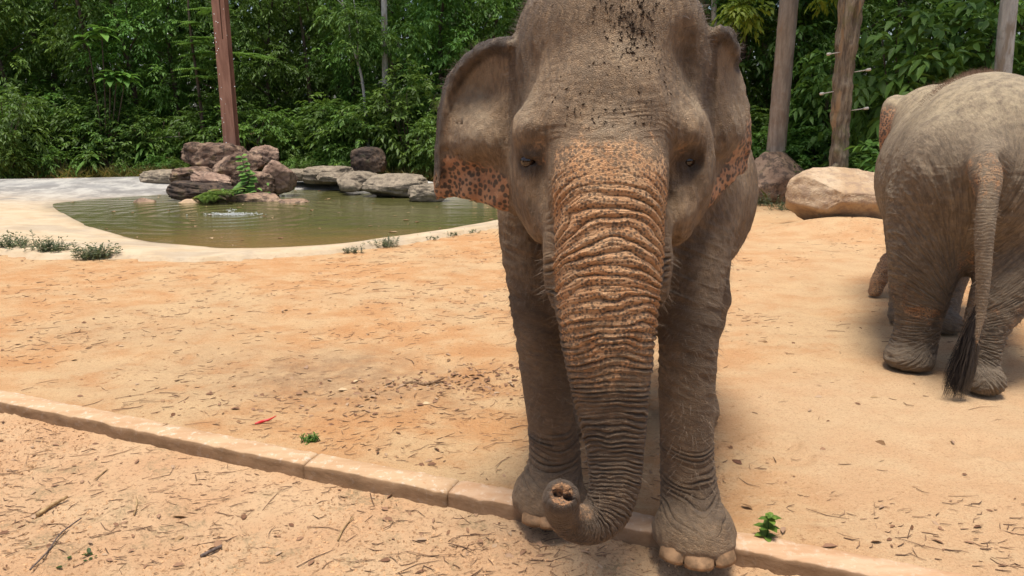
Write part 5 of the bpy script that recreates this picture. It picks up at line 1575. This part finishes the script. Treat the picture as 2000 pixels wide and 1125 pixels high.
# ------------------------------------------------------------------ particular plants
def whorl_groups(c, n, L, wr, g, rise=0.35, droop=0.35, tone=0.6):
    a = np.linspace(0, 2 * np.pi, n, endpoint=False) + g.uniform(-0.2, 0.2, n)
    d = np.stack([np.cos(a), np.sin(a), rise + g.uniform(-0.2, 0.2, n)], -1)
    return (np.repeat(np.asarray(c)[None], n, 0), d, np.tile([0, 0, 1.0], (n, 1)), L * g.uniform(0.8, 1.15, n), np.full(n, wr), True, droop, np.clip(tone + g.uniform(-0.25, 0.25, n), 0, 1))
def whorl_plant(name, px, Y, whorls, L, wr, mat, label, cat='plant', n=8, r=0.02, droop=0.35):
    g = np.random.default_rng(int(px * 7 + Y))
    x = xat(px, Y); b = np.array([x, Y, gz(x, Y)]); e = empty(name, b)
    gs = []; parts = []; 
    for (wx, wy) in whorls:
        c = W(wx, wy, Y) - b; gs.append(whorl_groups(c, n, L, wr, g, 0.35, droop)); gs.append(whorl_groups(c - np.array([0, 0, L * 0.2]), n - 2, L, wr, g, 0.0, droop))
        if c[2] > 0.3:
            parts.append(tube_np(catmull([np.zeros(3), c * 0.5 + np.array([0.05, 0, 0]), c], 10), np.linspace(r * 1.3, r * 0.7, 10), 6))
    if parts:
        V, F = merge(parts); tag(link('stems', np_mesh('stems', V, F), M_bk_dark, e), kind='stuff')
    link('foliage', leaf_object_mesh('foliage', gs, mat), None, e)
    tag(e, label, cat); return e
whorl_plant('large_leaved_sapling', 205, 22.4, [(198, 58), (228, 145), (215, 148), (245, 150), (170, 75)], 0.50, 0.42, M_lf_mid, 'sapling with whorls of large glossy leaves left of the post', 'sapling')
whorl_plant('rosette_plant', 176, 21.7, [(176, 306)], 0.52, 0.30, M_lf_lite, 'spreading rosette plant with long pale leaves behind the pond', n=8, droop=0.45)
whorl_plant('rosette_plant', 285, 22.3, [(287, 292), (283, 285)], 0.55, 0.2, M_lf_mid, 'slender arching plant behind the pond, right of the pale rosette', n=9, droop=0.6)
whorl_plant('yellow_tipped_sapling', 22, 20.9, [(18, 270), (25, 285), (5, 290), (40, 300), (50, 310)], 0.34, 0.32, M_lf_lite, 'sapling with yellowish young leaves at the left edge', 'sapling', n=7)
def frond_groups(c, n, length, L, g, rise=0.6, droop=1.0, pairs=14, tone=0.7, spread=(0, 6.283)):
    out = []
    for i in range(n):
        a = g.uniform(*spread); el = rise * g.uniform(0.6, 1.3)
        d = np.array([math.cos(a), math.sin(a), el]); d /= np.linalg.norm(d); ln = length * g.uniform(0.7, 1.15)
        t_ = (np.arange(pairs) + 1.0) / pairs
        p = np.asarray(c) + d * (ln * t_)[:, None]; p[:, 2] -= droop * ln * t_ ** 2 * 0.5
        tg = np.gradient(p, axis=0); lat = unit(np.cross(tg, [0, 0, 1.0]))
        for sd in (-1, 1):
            dl = lat * sd + unit(tg) * 0.45; dl[:, 2] -= 0.12
            out.append((p, dl, np.tile([0, 0, 1.0], (pairs, 1)), L * np.sin(np.pi * np.clip(t_ * 0.85 + 0.12, 0, 1)) + 0.01, np.full(pairs, 0.32), False, 0.1, np.clip(np.full(pairs, tone) + g.uniform(-0.3, 0.3), 0, 1)))
    return out
g = np.random.default_rng(91)
e = empty('fern', G(420, 392, WZ + 0.05)); fb = np.array(e.location)
link('fronds', leaf_object_mesh('fronds', [q_ for (a_, b_, n_) in ((415, 385, 13), (445, 378, 9), (395, 388, 7)) for q_ in frond_groups(W(a_, b_, 16.1) - fb, n_, 0.50, 0.13, g, 0.7, 1.1, 13, 0.75)], M_lf_lite), None, e)
tag(e, 'bright green fern growing at the waterline below the rock pile', 'fern')
e = empty('leafy_vine', W(480, 390, 16.9)); vb = np.array(e.location)
pv = catmull([W(482, 388, 16.9), W(476, 372, 16.85), W(487, 350, 16.85), W(478, 330, 16.95), W(472, 305, 17.1)], 26) - vb
V, F = tube_np(pv, 0.012, 5); link('stem', np_mesh('stem', V, F), M_lf_lite, e)
nn_ = len(pv); dd = np.stack([np.where(np.arange(nn_) % 2, 1, -1) * 1.0, g.uniform(-0.8, -0.1, nn_), g.uniform(-0.1, 0.4, nn_)], -1)
low = g.normal(0, 1, (60, 3)) * [0.5, 0.12, 0.10] + (W(478, 384, 16.6) - vb)
link('foliage', leaf_object_mesh('foliage', [(pv, dd, np.tile([0, -0.5, 1.0], (nn_, 1)), np.interp(np.arange(nn_), [0, 6, 12, 25], [0.16, 0.34, 0.22, 0.15]), np.full(nn_, 0.75), True, 0.2, g.uniform(0.4, 0.9, nn_)),
     (low, g.normal(0, 1, (60, 3)) * [1, 1, 0.4], np.tile([0, -0.3, 1.0], (60, 1)), g.uniform(0.10, 0.2, 60), np.full(60, 0.4), True, 0.3, g.uniform(0.3, 0.9, 60))], M_lf_lite), None, e)
tag(e, 'climbing vine with round leaves in front of the rock pile', 'vine')
e = empty('feathery_tree', (xat(400, 22.6), 22.6, 0)); tb = np.array(e.location)
V, F = tube_np(catmull([(0, 0, -0.2), (0.05, 0, 2.0), (-0.05, 0, 4.2), (0.0, 0, 5.4)], 14), np.linspace(0.06, 0.02, 14), 7); link('trunk', np_mesh('trunk', V, F), M_bk_dark, e)
gs = []
for (a_, b_) in ((395, 45), (405, 75), (385, 85), (400, 105), (380, 135), (410, 20), (470, 105), (500, 110), (440, 120), (395, 150)):
    gs += frond_groups(W(a_, b_, 22.5) - tb, 9, 0.75, 0.16, g, 0.25, 0.6, 12, 0.55)
link('crown', leaf_object_mesh('crown', gs, M_lf_mid), None, e)
tag(e, 'tree with layers of feathery fronds either side of the brown post', 'tree')

# weeds along the near rim of the pond
def weed(px, py, h, w, label, seed, mat=M_lf_grey, n=22, L=0.035, group=None, nl=9):
    g = np.random.default_rng(seed); b = G(px, py); b[2] = max(gz(b[0], b[1]), 0.0); e = empty('weed', b)
    org = np.stack([g.normal(0, w * 0.28, n), g.normal(0, w * 0.16, n), np.zeros(n)], -1)
    d = np.stack([g.normal(0, 0.45, n), g.normal(0, 0.45, n), np.ones(n)], -1)
    p, dl, up, Ls, wr, tn = sprays(g, org, d, h * g.uniform(0.4, 1.15, n), nl, L, 0.42, 1.0, 0.15)
    parts = [tube_np([o_, o_ + unit(d_) * h * 0.7], 0.0022, 4) for o_, d_ in zip(org, d)]
    V, F = merge(parts); tag(link('stems', np_mesh('stems', V, F), mat, e), kind='stuff')
    link('foliage', leaf_object_mesh('foliage', [(p, dl, up, Ls, wr, False, 0.2, tn)], mat), None, e)
    tag(e, label, 'weed', group); return e
GW = 'weeds along the near rim of the pond'
weed(25, 488, 0.26, 0.55, 'grey-green weed at the left edge by the pond rim', 1, n=70, L=0.05, group=GW)
weed(60, 490, 0.12, 0.3, 'low sprig between the two left weeds at the pond rim', 2, n=16, group=GW)
weed(100, 497, 0.26, 0.40, 'bushy weed second from the left at the pond rim', 3, n=70, L=0.05, group=GW)
weed(187, 505, 0.22, 0.40, 'rounded weed third from the left hanging over the pond rim', 4, n=70, L=0.05, group=GW)
weed(692, 494, 0.10, 0.22, 'small weed at the pond rim below the middle of the water', 5, n=18, group=GW)
weed(752, 482, 0.17, 0.32, 'leafy weed at the pond rim nearest the elephant', 6, n=34, group=GW)
for i, (p_, q_) in enumerate(((835, 466), (868, 461), (905, 455))):
    weed(p_, q_, 0.07, 0.35, ['left end', 'middle', 'right end'][i] + ' of the thin weed strip at the pond rim beside the elephant leg', 20 + i, n=16, group=GW)
weed(1495, 402, 0.25, 0.7, 'low tangled weed in front of the mottled boulder', 9, n=40, L=0.05)
weed(1540, 410, 0.2, 0.7, 'dry tangled weed against the pale boulder', 10, n=36, L=0.05)
weed(612, 862, 0.055, 0.10, 'bright green weed sprouting behind the kerb', 7, M_lf_lite, 22, 0.022, nl=7)
# seedling by the front foot
g = np.random.default_rng(5); b = G(1497, 1052); e = empty('seedling', b)
V, F = tube_np([(0, 0, 0), (0.004, 0, 0.05), (0, 0.004, 0.10)], [0.003, 0.0025, 0.002], 6); link('stem', np_mesh('stem', V, F), M_lf_mid, e)
gs = [whorl_groups(np.array([0.004 * i_, 0, h_]), 4 + i_ % 2, l_, 0.62, g, 0.55, 0.35, 0.7) for i_, (h_, l_) in enumerate(((0.008, 0.058), (0.042, 0.062), (0.082, 0.055), (0.098, 0.035)))]
link('foliage', leaf_object_mesh('foliage', gs, M_lf_mid), None, e)
tag(e, 'small green seedling on the sand beside the elephant\'s front foot', 'seedling')
# grass at the wood's edge
n = 7000
p_ = np.concatenate([rng.uniform(-20, 345, 3800), rng.uniform(545, 850, 2200), rng.uniform(1470, 1600, 1000)]); Yg = np.where(p_ < 1000, 21.9 + rng.normal(0, 0.35, n) , 15.7 + rng.normal(0, 0.3, n))
Yg = np.where((p_ > 545) & (p_ < 900), Yg - np.interp(p_, [545, 850], [-0.3, 1.5]) * 0.9, Yg)
xg = (p_ - 1000) / FPX * (Yg * CP + 0.38); zg = np.array([gz(a_, b_) for a_, b_ in zip(xg, Yg)])
zg = np.maximum(zg, -0.05)
gm = leaf_object_mesh('grass', [(np.stack([xg, Yg, zg], -1), rng.normal(0, 0.4, (n, 3)) + [0, 0, 1], rng.normal(0, 1, (n, 3)), rng.uniform(0.18, 0.60, n), np.full(n, 0.05), False, 0.25, rng.random(n))], M_grass)
tag(link('grass', gm), 'yellowish grass along the edge of the wood', kind='stuff')

# ------------------------------------------------------------------ wire fence in front of the wood
e = empty('wire_fence', (xat(140, 22.6), 22.6, 0)); wb_ = np.array(e.location)
tag(e, 'thin wire fence with slender stakes in front of the wood, left of the post', 'fence')
posts = [(20, 262), (128, 262), (237, 262), (350, 264)]
for (a_, b_) in posts:
    tp_ = W(a_, b_, 22.6); V, F = tube_np([np.array([tp_[0], 22.6, -0.1]), tp_ + np.array([0, 0, 0.1])], [0.028, 0.024], 6); link('post', np_mesh('post', V - wb_, F), M_bk_dark, e)
V, F = tube_np(catmull([W(a_, b_ + (3 if i % 2 else 8), 22.58) for i, (a_, b_) in enumerate([(-40, 270), (20, 262), (75, 266), (128, 262), (180, 266), (237, 259), (290, 262), (350, 264), (430, 268)])], 40), 0.007, 5)
link('wire', np_mesh('wire', V - wb_, F), M_bk_pale, e)

# ------------------------------------------------------------------ litter
def put_litter(n, xs_, ys_, g): return np.stack([xs_, ys_, [gz(a_, b_) for a_, b_ in zip(xs_, ys_)]], -1)
M_dry = mat_leaf('dry_leaves', (0.17, 0.085, 0.042), (0.30, 0.175, 0.095), (0.44, 0.31, 0.19), None, 0.1, 0.7)
t = NT('twig_bark'); oi = t.attr('tone'); M_twig = t.done(t.mix(oi, (0.10, 0.052, 0.028), (0.36, 0.22, 0.12)), 0.85)
g = np.random.default_rng(17)
def scatter_xy(n):
    Y = 2.0 + 12 * g.random(n) ** 1.5
    x = g.uniform(-0.85, 0.85, n) * (Y * 0.92 + 0.9)
    return x, Y
def valid(x, Y):
    k = (Y - kerb_y(x)) * KN[1]
    ok = ~((k > -0.02) & (k < 0.19))
    p = np.stack([x, Y], -1); ok &= ~in_poly(p, PR)
    dens = 1.9 * fbm(np.stack([x * 1.1, Y * 1.1, x * 0], -1), 3, 88) + 0.12
    dens = dens - 0.45 * sstep(0.8, 1.8, x) * (Y < 5.0)
    dens = dens + 0.35 * np.exp(-((x + 0.7) / 1.0) ** 2 - ((Y - 4.5) / 0.7) ** 2)
    return ok & (g.random(len(x)) < np.clip(dens + 0.25, 0.06, 1))
x_, Y_ = scatter_xy(13000); m = valid(x_, Y_); x_, Y_ = x_[m], Y_[m]
parts = []; tn = []
for xx, yy in zip(x_, Y_):
    L = g.uniform(0.006, 0.036) * (3.0 if g.random() < 0.10 else 1); a_ = g.normal(0.15, 0.6); d = np.array([math.cos(a_), math.sin(a_), 0]) * L
    z_ = gz(xx, yy) + 0.004; r_ = g.uniform(0.0010, 0.0024)
    c = np.array([xx, yy, z_]); bend = np.array([-d[1], d[0], 0]) * g.normal(0, 0.25)
    V, F = tube_np([c - d, c + bend, c + d + np.array([0, 0, g.uniform(0, 0.006)])], [r_, r_ * 1.1, r_ * 0.6], 4, False)
    parts.append((V, F)); tn.append(np.full(len(V), g.random() ** 1.6))
V, F = merge(parts); me = np_mesh('twig_litter', V, F); attr_f(me, 'tone', np.concatenate(tn))
tag(link('twig_litter', me, M_twig), 'bits of twig and straw strewn over the sand', kind='stuff')
def dry_leaves(x, Y, L):
    n = len(x); a = g.uniform(0, 6.283, n)
    pos = put_litter(n, x, Y, g) + np.array([0, 0, 0.003])
    d = np.stack([np.cos(a), np.sin(a), g.uniform(0.0, 0.25, n)], -1)
    up = np.stack([g.normal(0, 0.35, n), g.normal(0, 0.35, n), np.ones(n)], -1)
    return (pos, d, up, L, g.uniform(0.3, 0.5, n), True, 0.12, g.random(n))
x_, Y_ = scatter_xy(4200); m = valid(x_, Y_) & (g.random(4200) < 0.6); x_, Y_ = x_[m], Y_[m]
c1 = G(930, 740); c2 = G(820, 750); c3 = G(690, 780)
ex = np.concatenate([g.normal(c[0], s_, n_) for c, s_, n_ in ((c1, 0.22, 130), (c2, 0.28, 120), (c3, 0.3, 50))]); ey = np.concatenate([g.normal(c[1], s_, n_) for c, s_, n_ in ((c1, 0.14, 130), (c2, 0.10, 120), (c3, 0.12, 50))])
x_ = np.concatenate([x_, ex]); Y_ = np.concatenate([Y_, ey])
Lv = g.uniform(0.018, 0.055, len(x_))
tag(link('leaf_litter', leaf_object_mesh('leaf_litter', [dry_leaves(x_, Y_, Lv)], M_dry)), 'dry fallen leaves scattered over the yard', kind='stuff')
# leaves adrift on the pond
n = 90
a_ = g.uniform(0, 6.283, n); k_ = g.integers(0, NPD, n); fr = g.uniform(0.03, 0.9, n)[:, None] ** 1.6
fl = PW[k_] + (cen - PW[k_]) * fr; fl[:, 2] = WZ + 0.006
tag(link('floating_leaves', leaf_object_mesh('floating_leaves', [(fl, np.stack([np.cos(a_), np.sin(a_), a_ * 0 + 0.03], -1), np.tile([0, 0, 1.0], (n, 1)), g.uniform(0.05, 0.14, n), g.uniform(0.35, 0.6, n), True, 0.03, g.random(n))], M_dry)), 'fallen leaves drifting on the pond', kind='stuff')
# larger dry leaves one can pick out
spots = [(148, 880), (600, 715), (700, 742), (825, 788), (960, 755), (880, 700), (230, 678), (320, 792), (330, 828), (450, 800), (858, 885), (765, 745), (660, 760), (740, 772), (770, 965), (335, 1010), (430, 1072), (360, 1045), (95, 985), (1470, 995), (1530, 1035), (1605, 1070), (1730, 870), (1860, 855), (1700, 775), (1450, 905)]
DRY = ['dry leaf on the front ground above the bamboo stick', 'pale dry leaf on the dark stained sand', 'dry leaf right of the dark stained sand', 'dry leaf below the leaf heap in the yard', 'dry leaf in the heap beside the elephant leg',
       'dry leaf above the heap beside the elephant leg', 'dark dry leaf on the bare sand left of the stained patch', 'dry leaf behind the kerb left of the red pod', 'dry leaf close behind the kerb left of the red pod', 'dry leaf just above the red pod',
       'dry leaf behind the kerb near the elephant foot', 'dry leaf at the left end of the buried branch', 'dry leaf below the dark stained sand', 'dry leaf below the buried branch', 'dry leaf on the front ground below the kerb, left of the trunk',
       'dry leaf on the front ground above the dark stick', 'dry leaf touching the dark stick', 'dry leaf left of the dark stick', 'reddish dry leaf beside the bamboo stick', 'dry leaf above the seedling', 'dry leaf right of the seedling', 'dry leaf by the kerb right of the seedling',
       'dry leaf on the pale sand below the dusty elephant', 'dry leaf at the right below the tail tuft', 'dry leaf left of the tail tuft', 'dry leaf right of the big elephant lower leg']
for i, (a_, b_) in enumerate(spots):
    z0 = LOW if (G(a_, b_)[1] < kerb_y(G(a_, b_)[0])) else 0.0
    p = G(a_, b_, z0); p[2] = gz(p[0], p[1]) + 0.004
    gr = (np.zeros((1, 3)), np.array([[math.cos(i * 2.1), math.sin(i * 2.1), 0.15]]), np.array([[g.normal(0, 0.4), g.normal(0, 0.4), 1]]), g.uniform(0.045, 0.075, 1), np.array([g.uniform(0.35, 0.55)]), True, 0.15, g.uniform(0.1, 1.0, 1))
    low_ = z0 < 0
    near_ = DRY[i]
    tag(link('dry_leaf', leaf_object_mesh('dry_leaf', [gr], M_dry), None, None, p), near_, 'leaf', 'leaves on the front ground' if low_ else 'leaves on the yard')
def stick(pts, r0, r1, mat, label, name='stick', seg=8, knots=False):
    P_ = np.array([np.array([*G(a_, b_, LOW)[:2], 0]) for a_, b_ in pts]); z_ = np.array([gz(p[0], p[1]) for p in P_]); P_[:, 2] = z_.max() + r0 + 0.002
    q = catmull(P_, 24); r = np.linspace(r0, r1, 24) * (1 + 0.08 * fbm(q * 40, 2, 3))
    if knots: r[[6, 14]] *= 1.25
    V, F = tube_np(q, r, seg)
    o = q[0].copy(); tag(link(name, np_mesh(name, V - o, F), mat, None, o), label, 'stick'); 
t = NT('bamboo'); P = t.coord('Object'); M_bam = t.done(t.mix(t.ramp(t.noise(P, 30, 4), 0.35, 0.65), (0.22, 0.13, 0.055), (0.42, 0.29, 0.14)), 0.55, None, 0.35)
t = NT('dark_wood'); P = t.coord('Object'); M_dwd = t.done(t.mix(t.ramp(t.noise(P, 60, 4), 0.35, 0.65), (0.05, 0.035, 0.028), (0.14, 0.10, 0.08)), 0.8)
stick([(74, 1012), (100, 994), (132, 976)], 0.010, 0.007, M_bam, 'tan bamboo stick on the ground at the lower left', knots=True)
stick([(393, 1091), (412, 1081), (433, 1071)], 0.008, 0.007, M_dwd, 'short dark stick on the ground at the bottom, left of centre')
stick([(186, 937), (198, 927), (210, 917)], 0.004, 0.003, M_bam, 'thin pale straw on the ground above the bamboo stick', 'straw', 5)
stick([(60, 1122), (95, 1085), (120, 1050), (160, 1020)], 0.004, 0.003, M_dwd, 'long thin dark twig at the bottom left', 'twig', 5)
stick([(262, 1010), (268, 990), (266, 975)], 0.004, 0.003, M_bam, 'short pale straw upright in the middle of the front ground', 'straw', 5)
stick([(660, 1060), (672, 1035), (690, 1015)], 0.004, 0.003, M_bam, 'pale straw near the bottom, below the kerb', 'straw', 5)
# little sprig of dark green leaves
b = G(180, 1088, LOW); b[2] = gz(b[0], b[1]) + 0.004; n = 11
tag(link('leaf_sprig', leaf_object_mesh('leaf_sprig', [(np.stack([rng.normal(0, 0.035, n), rng.normal(0, 0.03, n), rng.uniform(0, 0.006, n)], -1), rng.normal(0, 1, (n, 3)) * [1, 1, 0.2], np.tile([0, 0, 1.0], (n, 1)), rng.uniform(0.02, 0.034, n), np.full(n, 0.6), True, 0.1, rng.random(n) * 0.4)], M_lf_dark), None, None, b), 'small sprig of dark green leaves at the bottom left', 'leaves', kind='stuff')
# red pod behind the kerb
q = catmull([G(498, 832) + [0, 0, 0.012], G(515, 827) + [0, 0, 0.014], G(528, 825) + [0, 0, 0.02], G(541, 820) + [0, 0, 0.026]], 16)
V, F = tube_np(q, np.array([0.003, 0.008, 0.010, 0.011, 0.011, 0.010, 0.010, 0.009, 0.009, 0.008, 0.007, 0.006, 0.005, 0.004, 0.003, 0.001]) * 0.8, 8)
t = NT('red_pod'); M_red = t.done((0.50, 0.018, 0.018), 0.35, None, 0.5)
tag(link('red_pod', np_mesh('red_pod', V - q[0], F), M_red, None, q[0]), 'thin red pod lying on the sand behind the kerb', 'pod')
# fallen root half buried among the leaves
q = catmull([G(775, 762), G(800, 748), G(830, 752), G(862, 740), G(885, 745)], 24) + np.array([0, 0, 0.004])
V, F = trunk_mesh('r', q[::6], [0.008, 0.012, 0.010, 0.006], 8, 0.25, 24, 3, (40, 40, 20))
tag(link('fallen_branch', np_mesh('fallen_branch', V - q[0], F), mat_bark('dry_wood', (0.25, 0.15, 0.085), (0.38, 0.25, 0.15), (0.17, 0.10, 0.06), 4), None, q[0]), 'weathered branch half buried among dry leaves in the yard', 'branch')
# crumbs of soil in front of the kerb
n = 26000
x_ = rng.uniform(-3.6, 1.9, n); Y_ = rng.uniform(1.6, 4.6, n); k_ = (Y_ - kerb_y(x_)) * KN[1]
m = (k_ < -0.01) & (fbm(np.stack([x_ * 2.6, Y_ * 2.6, x_ * 0], -1), 3, 9) > -0.12); x_, Y_ = x_[m], Y_[m]
C = put_litter(len(x_), x_, Y_, g); Rr = (rng.uniform(0.002, 0.008, len(x_)))[:, None] * rng.uniform(0.6, 1.3, (len(x_), 3))
V, F = specks(C, Rr); V += rng.normal(0, 0.0008, V.shape)
tag(link('soil_crumbs', np_mesh('soil_crumbs', V, F, False), mat_plain('soil_crumb', (0.46, 0.285, 0.155), 0.95, 0.1, 0.4, 12)), 'crumbs of dry soil on the front ground', kind='stuff')

# ------------------------------------------------------------------ the elephants
elephant_front()
elephant_rear()
